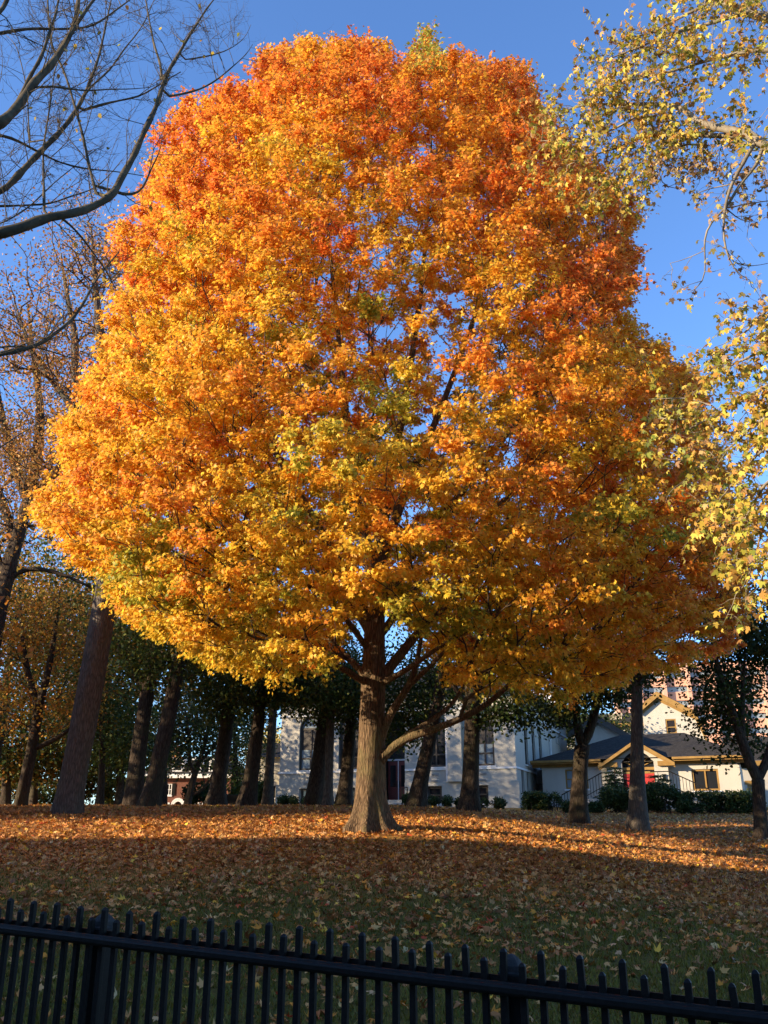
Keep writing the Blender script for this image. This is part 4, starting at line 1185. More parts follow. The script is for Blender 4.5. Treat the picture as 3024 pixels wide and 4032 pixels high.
def back_tree(name, label, cat, group, Y, paths, crowns, pal, bark='bark_oak', leaf=.14, per=45, nsp=130, spread=.5, seed=0, tip_r=.011, flare=.24, gap=-.35, up=.7):
    """paths: list of lists of (u, v, width_px[, dy]); crowns: (u, v, dy, ru, rv, rdepth, weight)"""
    r = np.random.default_rng(seed)
    def pt(q):
        p = P(q[0], q[1], Y + (q[3] if len(q) > 3 else 0))
        return p
    def wr(q):
        y = Y + (q[3] if len(q) > 3 else 0)
        b = (2016 - q[1]) / FPX; t = y / (CP - b * SP)
        return .5 * q[2] * t / FPX
    b0 = pt(paths[0][0]); b0[2] = float(ground_z(b0[0], b0[1]))
    root = empty(name, tuple(b0), label, cat, group)
    inv = root_inv(root)
    sk = Skeleton()
    for i, pa in enumerate(paths):
        pts = [pt(q) for q in pa]; rr = [wr(q) for q in pa]
        if i == 0: pts[0] = b0
        sk.path(pts, rr, step=.5, attach=i > 0)
    nfix = len(sk.lines)
    first = int(np.sum(sk.pos[:len(sk.lines[0]), 2] < b0[2] + 2.5))
    T = []
    tot = sum(c[6] for c in crowns)
    for (u, v, dy, ru, rv, rd, w) in crowns:
        y = Y + dy; b = (2016 - v) / FPX; t = y / (CP - b * SP); k = t / FPX
        q = ellipsoid_pts(int(nsp * 1.6 * w / tot), P(u, v, y), (ru * k, rd, rv * k), r)
        g = gnoise(q, .55, seed + 3)
        q = q[g > gap]; T.append(q[:int(nsp * w / tot)])
    T = np.concatenate(T); T = T[T[:, 2] > b0[2] + 2.0]
    tips = sk.grow(T, bf=.3, up=up, step=.7, seed=seed, first=first)
    rad = sk.radii(tip_r, .46)
    # trunk
    l0 = sk.lines[0]
    tl = [(sk.pos[j], rad[j]) for j in l0]
    t = flared_trunk('trunk', tl, M[bark], None, flare=flare, lobes=5, seed=seed, step=.16, sides=32, ridge=.022, bottom=.4)
    t.parent = root; t.matrix_parent_inverse = inv
    owner = np.zeros(len(sk.pos), int); own_l = []
    for j, l in enumerate(sk.lines):
        o_ = j if j < nfix else owner[l[0]]
        own_l.append(o_)
        for i in (l if j == 0 else l[1:]): owner[i] = o_
    groups = {}
    for j in range(nfix, len(sk.lines)): groups.setdefault(own_l[j], []).append(sk.lines[j])
    for j in range(0, nfix):
        par = None
        if j > 0:
            l = sk.lines[j]
            V, L, S = tube_arrays([(sk.pos[l], np.concatenate([[rad[l[1]]], rad[l[1:]]]), 10)])
            par = np_mesh('limb', V, L, S, M[bark], None, True); par.parent = root; par.matrix_parent_inverse = inv
        if j in groups:
            sub = Skeleton(); sub.pos = sk.pos; sub.par = sk.par; sub.fix = sk.fix; sub.lines = groups[j]
            V, L, S = tube_arrays(sub.tubes(rad, tip_r, sides=(3, 5, 8), kind='grown', nfix=0))
            o = np_mesh('branches', V, L, S, M['bark_twig'], None, True)
            o.parent = par or root
            if par is None: o.matrix_parent_inverse = inv
    ns = len(tips)
    tp = np.array([sk.pos[i] for i, _ in tips])
    # side points along the branches too
    pos = tp[:, None] + r.normal(0, 1, (ns, per, 3)) * np.array([spread, spread, spread * .6])
    pos = pos.reshape(-1, 3); n = len(pos)
    kk = pos[:, 2] > b0[2] + 1.4
    pos = pos[kk]; n = len(pos)
    nrm = np.array([0, 0, .6]) + r.normal(0, .7, (n, 3)); tip = np.array([0, 0, -.6]) + r.normal(0, .7, (n, 3))
    c = pick(pal[0], pal[1], n, r) * (1 + .3 * gnoise(pos, .7, seed)[:, None])
    V, L, S = leaf_arrays(pos, nrm, tip, r.uniform(.7, 1.2, n) * leaf, SIMPLE_T, r.uniform(.4, 1.6, n))
    o = np_mesh('crown', V, L, S, M['leaf_back'], None, face_col=np.clip(c, .004, .9)); o.parent = root; o.matrix_parent_inverse = inv
    return root

G1 = 'trees standing behind the maple'
# the big leaning trunk at the left, sparse brown crown above it
back_tree('oak_tree', 'thick brown trunk leaning right, at the left of the lawn under a sparse brown crown', 'tree', G1, 25.0,
          [[(265, 3195, 106), (300, 3000, 100), (335, 2820, 97), (380, 2560, 92), (425, 2300, 88), (450, 2050, 76), (455, 1800, 66), (430, 1550, 50), (390, 1300, 34), (370, 1050, 18), (360, 900, 6)],
           [(455, 1900, 50), (380, 1700, 38), (250, 1560, 28), (130, 1400, 18), (60, 1200, 8)],
           [(452, 1800, 45), (350, 1640, 40, 1), (290, 1500, 34, 1.5), (300, 1330, 26, 2), (260, 1150, 16, 2), (240, 1000, 6, 2)]],
          [(230, 1250, 0, 320, 400, 4.0, 5), (120, 1650, -.5, 240, 350, 3.5, 4), (430, 1050, 1.5, 200, 300, 3.0, 2.2), (230, 1950, 0.5, 230, 260, 3.0, 2.5)],
          BROWN, bark='bark_mid', leaf=.085, per=25, nsp=640, spread=.42, seed=31, tip_r=.018, gap=-.15)
back_tree('oak_tree', 'tree rising from outside the left edge with dark crooked limbs and sparse tan leaves', 'tree', G1, 31.0,
          [[(-120, 3190, 90), (-90, 2900, 84), (-50, 2600, 76), (-5, 2380, 66), (50, 2180, 56), (110, 1980, 46), (150, 1800, 44), (160, 1600, 30), (130, 1400, 18), (110, 1200, 8)],
           [(0, 2340, 30), (60, 2235, 20), (160, 2235, 17), (260, 2262, 14), (370, 2320, 10)],
           [(110, 1980, 45), (70, 1850, 38), (20, 1700, 30), (-20, 1500, 20), (-10, 1250, 8)],
           [(60, 2150, 40), (20, 2000, 34), (-40, 1850, 26)],
           [(120, 1950, 40), (230, 1860, 34), (300, 1740, 26), (320, 1600, 14)]],
          [(60, 1500, 0, 260, 420, 4.5, 4), (240, 1800, 1, 220, 300, 3.5, 3), (40, 1950, 0, 220, 300, 3.5, 2.5), (-150, 1700, 0, 200, 500, 4, 2)],
          BROWN, leaf=.10, per=24, nsp=560, spread=.5, seed=32, tip_r=.019, gap=-.1)
back_tree('maple_tree', 'slim dark trunk forking low, behind and left of the big leaning trunk', 'tree', G1, 36.0,
          [[(80, 3174, 46), (105, 3040, 42), (130, 2930, 40), (150, 2790, 36)],
           [(150, 2790, 30), (118, 2690, 26), (97, 2600, 22), (85, 2480, 14), (80, 2380, 8)],
           [(150, 2790, 32), (180, 2690, 28), (205, 2570, 22), (225, 2420, 14), (240, 2320, 8)],
           [(142, 2950, 26), (190, 2922, 22), (255, 2900, 16), (300, 2850, 10)]],
          [(60, 2420, 0, 250, 200, 4.0, 3), (260, 2480, 1, 240, 200, 4, 3), (150, 2750, 1, 260, 150, 3.5, 2)], OCHRE, leaf=.13, per=46, nsp=260, spread=.55, seed=33)
back_tree('maple_tree', 'forked dark trunk whose left limb reaches out, behind the right of the leaning trunk', 'tree', G1, 34.0,
          [[(525, 3182, 72), (540, 3000, 62), (560, 2850, 58), (580, 2720, 56)],
           [(575, 2730, 42), (530, 2630, 38), (480, 2560, 34), (435, 2510, 28), (400, 2440, 20), (360, 2350, 10)],
           [(580, 2720, 50), (600, 2640, 46), (612, 2540, 42), (615, 2400, 30), (610, 2200, 16)],
           [(600, 2640, 36), (660, 2580, 30), (710, 2530, 22), (760, 2440, 12)]],
          [(560, 2350, 0, 280, 260, 4.0, 3), (480, 2620, 1, 220, 130, 3.5, 1.5), (700, 2520, 0, 200, 150, 3.5, 1.5)], MIXED, leaf=.14, per=42, nsp=210, spread=.55, seed=34)
back_tree('oak_tree', 'dark straight trunk leaning right, next right of the forked trunk', 'tree', G1, 31.5,
          [[(585, 3192, 82), (612, 3060, 62), (640, 2930, 58), (675, 2780, 56), (705, 2600, 52), (718, 2400, 44), (722, 2200, 26)],
           [(700, 2620, 34), (760, 2520, 26), (830, 2440, 14)]],
          [(740, 2420, 0, 260, 260, 4, 3), (640, 2600, .5, 200, 110, 3, 1)], GREEN, leaf=.15, per=46, nsp=170, spread=.6, seed=35)
back_tree('maple_tree', 'thin dark trunk in the gap right of the big leaning trunk', 'tree', G1, 46.0,
          [[(392, 3174, 32), (400, 3070, 24), (404, 2960, 22), (398, 2800, 16), (402, 2700, 8)]],
          [(400, 2830, 0, 160, 170, 3.5, 1)], GREEN, leaf=.17, per=50, nsp=130, spread=.65, seed=36)
back_tree('maple_tree', 'small bushy tree of many thin dark stems before the brick house', 'tree', G1, 47.0,
          [[(735, 3178, 26), (760, 3060, 24), (790, 2990, 20), (815, 2900, 14), (830, 2800, 8)],
           [(758, 3065, 18), (742, 2980, 15), (748, 2890, 10), (730, 2800, 6)],
           [(745, 3140, 16), (800, 3122, 14), (832, 3070, 10), (860, 2990, 8), (880, 2900, 5)],
           [(790, 2990, 14), (850, 2940, 10), (900, 2860, 6)]],
          [(770, 2850, 0, 170, 110, 4.0, 2), (700, 2990, 0, 110, 80, 3, 1.0), (800, 3040, 0, 110, 60, 3, .8)], DGREEN, leaf=.17, per=34, nsp=150, spread=.6, seed=37)
back_tree('oak_tree', 'tall dark trunk with ivy leaves, left of the first grey trunk by the white hall', 'tree', G1, 39.0,
          [[(848, 3188, 84), (862, 3080, 60), (880, 2950, 54), (900, 2800, 48), (918, 2600, 42), (925, 2400, 28)]],
          [(930, 2560, 0, 240, 220, 4, 3), (880, 2760, 0, 120, 110, 1.5, 1.2)], GREEN, leaf=.15, per=50, nsp=190, spread=.6, seed=38)
back_tree('oak_tree', 'leaning dark trunk with a sunlit left edge, just left of the white hall', 'tree', G1, 36.0,
          [[(968, 3204, 74), (985, 3080, 56), (1005, 2930, 52), (1025, 2790, 48), (1040, 2600, 40), (1045, 2400, 24)]],
          [(1050, 2560, 0, 230, 180, 3.5, 3), (1000, 2740, 0, 110, 60, 1.5, .7)], GREEN, leaf=.15, per=46, nsp=150, spread=.6, seed=39)
back_tree('oak_tree', 'narrow straight dark trunk standing at the left corner of the white hall', 'tree', G1, 46.0,
          [[(1052, 3182, 46), (1060, 3050, 34), (1070, 2900, 32), (1080, 2740, 30), (1085, 2550, 20)]],
          [(1090, 2640, 0, 170, 130, 3.5, 2), (1050, 2790, 0, 70, 60, 1.5, .5)], DGREEN, leaf=.17, per=46, nsp=110, spread=.6, seed=40)
back_tree('oak_tree', 'dark brown trunk leaning right before the left windows of the white hall', 'tree', G1, 36.5,
          [[(1232, 3204, 72), (1250, 3060, 56), (1265, 2920, 50), (1280, 2780, 44), (1292, 2600, 34)]],
          [(1230, 2700, 0, 170, 110, 3.0, 2), (1180, 2830, -.5, 110, 90, 2, 1), (1330, 2620, 0, 160, 120, 3, 1.2), (1215, 2930, -.5, 45, 60, 1, .5)], GREEN, leaf=.13, per=42, nsp=210, spread=.5, seed=41, gap=-.1)
back_tree('beech_tree', 'smooth pale grey trunk between two dark trunks, left of the maple', 'tree', G1, 35.5,
          [[(1290, 3208, 46), (1294, 3100, 34), (1298, 2950, 32), (1302, 2800, 30), (1304, 2600, 22)]],
          [(1320, 2720, 0, 150, 120, 2.5, 2)], GREEN, 'bark_pale', leaf=.13, per=46, nsp=110, spread=.5, seed=42)
back_tree('oak_tree', 'dark trunk partly hidden behind the left side of the maple trunk', 'tree', G1, 38.0,
          [[(1352, 3202, 66), (1366, 3060, 50), (1376, 2920, 44), (1388, 2800, 38), (1400, 2600, 30)]],
          [(1400, 2760, 0, 130, 120, 2.5, 2), (1390, 2600, 0, 200, 140, 3, 1.5)], DGREEN, leaf=.13, per=46, nsp=150, spread=.5, seed=43)
back_tree('oak_tree', 'dark trunk slanting right across the red door of the white hall', 'tree', G1, 34.5,
          [[(1636, 3214, 78), (1655, 3080, 62), (1680, 2970, 58), (1705, 2860, 54), (1728, 2750, 46), (1745, 2600, 38), (1750, 2400, 24)],
           [(1735, 2700, 26), (1800, 2640, 20), (1870, 2580, 10)]],
          [(1650, 2760, 1, 150, 110, 2.5, 2), (1600, 2860, 1.5, 90, 70, 1.5, .8), (1760, 2560, 0, 200, 130, 3, 1.5)], GREEN, leaf=.13, per=42, nsp=200, spread=.5, seed=44, gap=-.1)
back_tree('oak_tree', 'stout dark trunk forking high, standing before the right windows of the white hall', 'tree', G1, 33.0,
          [[(1850, 3228, 92), (1853, 3110, 70), (1857, 2970, 62), (1860, 2830, 58), (1862, 2730, 60), (1862, 2680, 56)],
           [(1862, 2700, 40), (1855, 2600, 36), (1845, 2450, 28), (1840, 2250, 14)],
           [(1870, 2720, 44), (1920, 2670, 40), (1955, 2560, 36), (1985, 2450, 26), (2010, 2300, 12)],
           [(1850, 2800, 26), (1810, 2740, 24), (1770, 2680, 18), (1740, 2600, 10)],
           [(1890, 2880, 28), (1905, 2820, 22), (1930, 2770, 14)]],
          [(1930, 2450, 0, 260, 200, 4, 3), (1960, 2800, -.6, 60, 60, 1, .6), (2060, 2790, -.5, 90, 40, 1.2, .6)], DGREEN, leaf=.14, per=36, nsp=170, spread=.5, seed=45)
back_tree('linden_tree', 'black forked trunk before the left window of the small white house', 'tree', G1, 33.0,
          [[(2278, 3226, 74), (2276, 3120, 60), (2282, 3030, 54), (2292, 2935, 62)],
           [(2290, 2945, 38), (2272, 2850, 34), (2255, 2740, 30), (2245, 2600, 24), (2230, 2400, 12)],
           [(2295, 2945, 40), (2335, 2850, 36), (2355, 2750, 32), (2370, 2620, 26), (2380, 2450, 12)]],
          [(2240, 2570, 0, 250, 150, 3.5, 3), (2390, 2620, 0, 200, 140, 3, 2), (2180, 2790, -.5, 80, 70, 1.2, .9), (2330, 2770, .4, 110, 60, 1.5, .7), (2440, 2750, 0, 70, 50, 1.2, .4)], DGREEN, leaf=.13, per=40, nsp=250, spread=.45, seed=46, gap=-.1)
back_tree('oak_tree', 'straight grey brown trunk in front of the arched red door of the small house', 'tree', G1, 30.0,
          [[(2512, 3242, 82), (2511, 3150, 66), (2510, 3000, 54), (2509, 2850, 48), (2508, 2700, 44), (2506, 2450, 34), (2500, 2200, 18)]],
          [(2500, 2420, 0, 280, 180, 3.5, 3), (2560, 2640, 0, 90, 50, 1.2, .4)], DGREEN, 'bark_pale', leaf=.13, per=40, nsp=150, spread=.5, seed=47)
back_tree('linden_tree', 'black curved trunk at the right edge with dense dark green leaves before the brick offices', 'tree', G1, 28.0,
          [[(2992, 3264, 52), (2990, 3170, 46), (2984, 3070, 50)],
           [(2980, 3070, 46), (2945, 2990, 40), (2915, 2900, 36), (2885, 2800, 30), (2850, 2720, 24), (2820, 2600, 14), (2800, 2480, 6)],
           [(2990, 3060, 36), (3025, 3000, 34), (3050, 2900, 28), (3060, 2700, 16), (3060, 2500, 8)],
           [(2920, 2915, 24), (2926, 2810, 20), (2922, 2700, 16), (2935, 2560, 8)]],
          [(2930, 2600, 0, 170, 150, 2.6, 3), (2840, 2800, 0, 90, 110, 1.6, 1.0), (2990, 2800, 0, 100, 150, 2, 1.6), (2900, 2960, -.6, 110, 60, 1.2, .9), (3010, 2420, 0, 180, 150, 2.5, 1.8), (2850, 2420, .5, 120, 110, 2, .8)],
          DGREEN, leaf=.12, per=42, nsp=360, spread=.36, seed=48, gap=-.12)
# trees further back, seen between the trunks
G2 = 'trees far behind the lawn'
for (lab, Y, bu, bv, w, cr, pal, sd, nsp) in [
        ('dense dark green tree filling the far left corner behind the slim forked trunk', 58, 20, 3176, 40, [(-20, 2900, 0, 240, 190, 5, 3), (60, 3040, 0, 180, 90, 4, 1.4)], MIXED, 51, 210),
        ('olive and gold tree behind the foot of the leaning trunk', 62, 250, 3176, 34, [(250, 2920, 0, 210, 170, 5, 3), (200, 3060, 0, 180, 80, 4, 1.2)], MIXED, 52, 210),
        ('orange leaved tree showing sky between its branches, left of the leaning trunk top', 66, 130, 3176, 36, [(120, 2500, 0, 240, 280, 6, 3), (300, 2560, 0, 180, 220, 5, 2)], ORANGE, 53, 190),
        ('green tree filling the gap between the leaning trunk and the forked trunk', 60, 470, 3176, 34, [(450, 2900, 0, 170, 200, 5, 3), (520, 3040, 0, 120, 80, 4, .8)], GREEN, 54, 170),
        ('green and ochre tree behind the trunks left of the brick house', 70, 640, 3176, 34, [(640, 2820, 0, 200, 210, 6, 3), (780, 2730, 0, 160, 130, 5, 1.5)], MIXED, 55, 180),
        ('rounded dark green tree right of the brick house', 72, 920, 3178, 30, [(920, 2880, 0, 130, 140, 5, 2), (960, 3090, 0, 90, 60, 3, 1)], GREEN, 56, 130),
        ('sunlit pale yellow tree far off beside the left corner of the white hall', 100, 1060, 3160, 24, [(1060, 2960, 0, 90, 90, 6, 2)], YELLOW, 57, 130),
        ('feathery green tree standing far back between the white hall and the small house', 80, 2210, 3178, 26, [(2240, 2850, 0, 80, 110, 5, 2), (2390, 2860, 3, 60, 50, 4, .8)], GREEN, 58, 110),
        ('tan autumn tree behind the left woodland with a loose crown', 74, 420, 3176, 40, [(420, 2420, 0, 260, 260, 6, 3), (80, 2300, 0, 230, 260, 6, 2)], BROWN, 59, 190),
        ]:
    back_tree('woodland_tree', lab, 'tree', G2, Y, [[(bu, bv, w), (bu + 6, bv - 120, w * .8), (bu + 4, cr[0][1] + cr[0][4] * .3, w * .55), (bu, cr[0][1] - cr[0][4] * .4, w * .25)]], cr, pal,
              leaf=.22, per=46, nsp=nsp, spread=.85, seed=sd, tip_r=.018)

# trees outside the left edge of the frame, whose shade falls over the back of the lawn
def side_tree(label, x, y, h, rr, pal, seed):
    z = float(ground_z(x, y))
    r = np.random.default_rng(seed)
    root = empty('oak_tree', (x, y, z), label, 'tree', 'trees along the left side of the park'); inv = root_inv(root)
    sk = Skeleton(); sk.path([(x, y, z), (x + .1, y, z + h * .4), (x, y + .2, z + h * .85)], [.38, .26, .05], step=.5)
    T = ellipsoid_pts(230, (x, y, z + h * .58), (rr, rr, h * .42), r)
    tips = sk.grow(T, bf=.3, up=.7, step=.8, seed=seed, first=5); rad = sk.radii(.012, .46)
    t = flared_trunk('trunk', [(sk.pos[j], rad[j]) for j in sk.lines[0]], M['bark_oak'], None, .5, 5, seed, .2, 20, .05, .4); t.parent = root; t.matrix_parent_inverse = inv
    o = np_mesh('branches', *tube_arrays(sk.tubes(rad, .012, (3, 5, 8), 'grown', 1)), M['bark_twig'], None, True); o.parent = root; o.matrix_parent_inverse = inv
    tp = np.array([sk.pos[i] for i, _ in tips]); pos = (tp[:, None] + r.normal(0, .75, (len(tp), 34, 3))).reshape(-1, 3); n = len(pos)
    o = np_mesh('crown', *leaf_arrays(pos, np.array([0, 0, .6]) + r.normal(0, .7, (n, 3)), r.normal(0, .8, (n, 3)), r.uniform(.15, .27, n), SIMPLE_T), M['leaf_back'], None, face_col=pick(pal[0], pal[1], n, r))
    o.parent = root; o.matrix_parent_inverse = inv
G4 = 'undergrowth bushes at the back of the left woodland'
BUSH = [(800, 190, 100, 'DGREEN'), (20, 330, 150, 'MIXED'), (180, 260, 120, 'GREEN'), (330, 240, 150, 'MIXED'), (470, 220, 130, 'GREEN'), (545, 150, 130, 'GREEN'), (960, 110, 100, 'GREEN'), (1030, 90, 110, 'GREEN'), (-120, 300, 170, 'GREEN')]
for a in [('low spreading oak just beyond the left edge, beside the lawn', -19.5, 22.8, 10, 3.6, OCHRE, 69), ('small oak just outside the left edge beside the leaning trunk', -13.6, 22.6, 7.5, 2.8, OCHRE, 71), ('second low oak beyond the left edge, a little further out', -27.5, 22.0, 12, 4, BROWN, 70),  # low oaks added to shade the lawn behind the lit band
          ('broad brown oak beyond the left edge of the lawn', -23, 27.5, 12, 4.6, BROWN, 61), ('ochre oak beyond the left edge, further back', -22, 36, 15, 5.5, OCHRE, 62),
          ('tall green oak beyond the left edge near the houses', -28, 46, 17, 6, GREEN, 63), ('brown oak deep beyond the left edge', -36, 33, 16, 6, BROWN, 64), ('green oak by the far left corner', -34, 58, 17, 6.5, MIXED, 65),
          ('tall dense oak deep in the left woodland', -17, 50.5, 17, 6, GREEN, 66), ('tall dense oak behind the brick house end of the woodland', -23, 54, 18, 6, GREEN, 67), ('broad oak at the back of the left woodland', -27, 41, 16, 5.5, BROWN, 68)]:  # dense oaks added to shade the two white buildings
    side_tree(*a)

# ------------------------------------------------------------------ shrubs and hedges
def shrub(name, label, group, u, v, Y, w_px, h_px, depth, n, leaf, pal, seed, cat='shrub', boxy=False, stems=9):
    r = np.random.default_rng(seed)
    b = P(u, v, Y); b[2] = float(ground_z(b[0], b[1])) - .02
    bb = (2016 - v) / FPX; k = Y / (CP - bb * SP) / FPX
    W, H = w_px * k, h_px * k
    root = empty(name, tuple(b), label, cat, group); inv = root_inv(root)
    if boxy: q = np.stack([r.uniform(-.5, .5, n * 2) * W, r.uniform(-.5, .5, n * 2) * depth, r.uniform(.1, 1, n * 2) * H], 1)
    else:
        q = unit(r.normal(size=(n * 2, 3))) * (r.uniform(.05, 1, (n * 2, 1)) ** .4) * np.array([W / 2, depth / 2, H * .45]); q[:, 2] += H * .55
    g = gnoise(q, 1.8, seed); q = q[g > -.25][:n]
    q += r.normal(0, .05, q.shape)
    lines = []
    for i in range(stems):
        x0 = np.array([r.uniform(-.3, .3) * W, r.uniform(-.3, .3) * depth, -.05]); e = q[r.integers(len(q))]
        lines.append((np.array([x0, x0 * .5 + e * .5 + np.array([0, 0, .1]), e]), np.array([.03, .02, .008]), 5))
    V, L, S = tube_arrays(lines); np_mesh('stem', V, L, S, M['bark_twig'], root, True)
    m = len(q)
    V, L, S = leaf_arrays(q, np.array([0, 0, .5]) + r.normal(0, .7, (m, 3)), r.normal(0, .7, (m, 3)), r.uniform(.6, 1.2, m) * leaf, SIMPLE_T)
    np_mesh('foliage', V, L, S, M['leaf_back'], root, face_col=pick(pal[0], pal[1], m, r))
    return root
for i, (u, w, h, p_) in enumerate(BUSH):
    shrub('bush', ['dark leafy bush in front of the right half of the brick house', 'ragged bush at the far left edge behind the trunks', 'green bush behind the foot of the leaning trunk', 'olive bush right of the leaning trunk', 'green bush behind the forked trunk', 'bush left of the brick house',
                   'green bush beside the dark low wall', 'green bush at the left corner of the white hall', 'bush just outside the left edge'][i], G4, u, 3182, 64 + (i % 3) * 3, w, h, 2.5, 2600, .2, {'MIXED': MIXED, 'GREEN': GREEN, 'DGREEN': DGREEN}[p_], 300 + i, 'bush')
G3 = 'small shrubs along the white hall'
for i, (u, w, h, lab) in enumerate([(1118, 60, 44, 'dark shrub at the left corner of the white hall'), (1158, 50, 42, 'small open shrub under the left basement window of the white hall'),
                                    (1205, 40, 36, 'low shrub beside the dark leaning trunk, under the left basement window'), (1612, 60, 54, 'dark shrub right of the entrance steps of the white hall'), (1700, 62, 46, 'spreading shrub under the basement window right of the entrance'),
                                    (1762, 50, 46, 'small shrub at the pilaster of the white hall'), (1808, 30, 36, 'thin shrub between the pilaster and the stout trunk'), (1900, 54, 44, 'shrub under the right hand basement window'), (1966, 56, 46, 'open shrub near the right corner of the white hall')]):
    shrub('shrub', lab, G3, u, 3188 + (u - 1100) * .012, 54.5 - (u - 1100) * .0035, w, h, 1.1, 900, .10, DGREEN, 200 + i)
shrub('hedge', 'long clipped dark hedge in front of the right half of the small white house', None, 2842, 3246, 46.0, 330, 84, 1.3, 7000, .12, DGREEN, 221, 'hedge', True, 24)
shrub('hedge', 'square dark hedge beside the right corner of the white hall', None, 2108, 3218, 50.0, 86, 72, 1.3, 2600, .12, DGREEN, 222, 'hedge', True, 12)
shrub('shrub', 'leggy flat topped shrub at the left corner of the small white house', None, 2180, 3210, 50.0, 74, 74, 1.2, 1100, .11, DGREEN, 223)
shrub('shrub', 'rounded low bush at the foot of the black forked trunk', None, 2245, 3216, 46, 64, 52, 1.2, 1300, .11, DGREEN, 224)
shrub('shrub', 'dark ball shaped bush left of the stairs of the small house', None, 2352, 3226, 47, 84, 48, 1.4, 2200, .10, DGREEN, 225)
shrub('shrub', 'wide dark bush right of the straight trunk, before the stairs', None, 2600, 3232, 47, 170, 120, 2.2, 5200, .11, DGREEN, 226)
shrub('shrub', 'wide dark bush left of the straight trunk, before the stairs', None, 2440, 3230, 47.5, 150, 112, 2.2, 4800, .11, DGREEN, 227)
shrub('shrub', 'low dark bush at the foot of the right railing', None, 2725, 3240, 45.5, 110, 56, 1.4, 2000, .10, DGREEN, 228)

def yew(label, u, v, Y, w_px, h_px, seed, lean=0):
    """a layered conifer with drooping flat sprays"""
    r = np.random.default_rng(seed)
    b = P(u, v, Y); b[2] = float(ground_z(b[0], b[1]))
    bb = (2016 - v) / FPX; k = Y / (CP - bb * SP) / FPX; W, H = w_px * k, h_px * k
    root = empty('spruce_tree', tuple(b), label, 'tree', 'spruces beside the red door')
    lines = [(np.array([(0, 0, -.1), (lean * .5, 0, H * .5), (lean, 0, H)]), np.array([.09, .06, .012]), 8)]
    V, L, S = tube_arrays(lines); np_mesh('trunk', V, L, S, M['bark_oak'], root, True)
    P_, D_ = [], []; lines = []
    for z in np.arange(.25, H - .05, .2):
        f = 1 - z / H; n = 7 if f > .3 else 5
        for j in range(n):
            a = r.uniform(0, 6.28); ln = (W / 2) * (f ** .75) * r.uniform(.6, 1.15) + .1
            d = np.array([math.cos(a), math.sin(a), 0]); c0 = np.array([lean * z / H, 0, z])
            e = c0 + d * ln + np.array([0, 0, -.12 * ln]); mdl = c0 + d * ln * .5 + np.array([0, 0, .12 * ln])
            lines.append((np.array([c0, mdl, e]), np.array([.02, .012, .004]), 4))
            for t in np.linspace(.25, 1, max(4, int(ln / .07))):
                c = (1 - t) ** 2 * c0 + 2 * t * (1 - t) * mdl + t * t * e
                for s in (-1, 1):
                    sd = np.array([-d[1], d[0], 0]) * s * .9 + d * .7 + np.array([0, 0, -.25]) + r.normal(0, .15, 3)
                    for q in np.linspace(.05, .28 * (1.15 - .5 * t), 4): P_.append(c + unit(sd) * q); D_.append(sd)
    V, L, S = tube_arrays(lines); np_mesh('branches', V, L, S, M['bark_twig'], root, True)
    P_ = np.array(P_); D_ = np.array(D_); m = len(P_)
    T = np.array([(-.1, 0, 0), (.1, 0, 0), (.16, .6, 0), (0, 1, -.05), (-.16, .6, 0)], float)
    V, L, S = leaf_arrays(P_, np.array([0, 0, 1.]) + r.normal(0, .35, (m, 3)), D_, r.uniform(.12, .2, m), T)
    np_mesh('foliage', V, L, S, M['leaf_back'], root, face_col=pick([(.022, .045, .018), (.03, .055, .02), (.045, .07, .03)], [3, 3, 1], m, r))
yew('dark layered spruce left of the red door', 2428, 3214, 51.0, 170, 175, 231, .1)
yew('dark spreading spruce right of the red door', 2618, 3214, 50.0, 210, 150, 232, -.15)

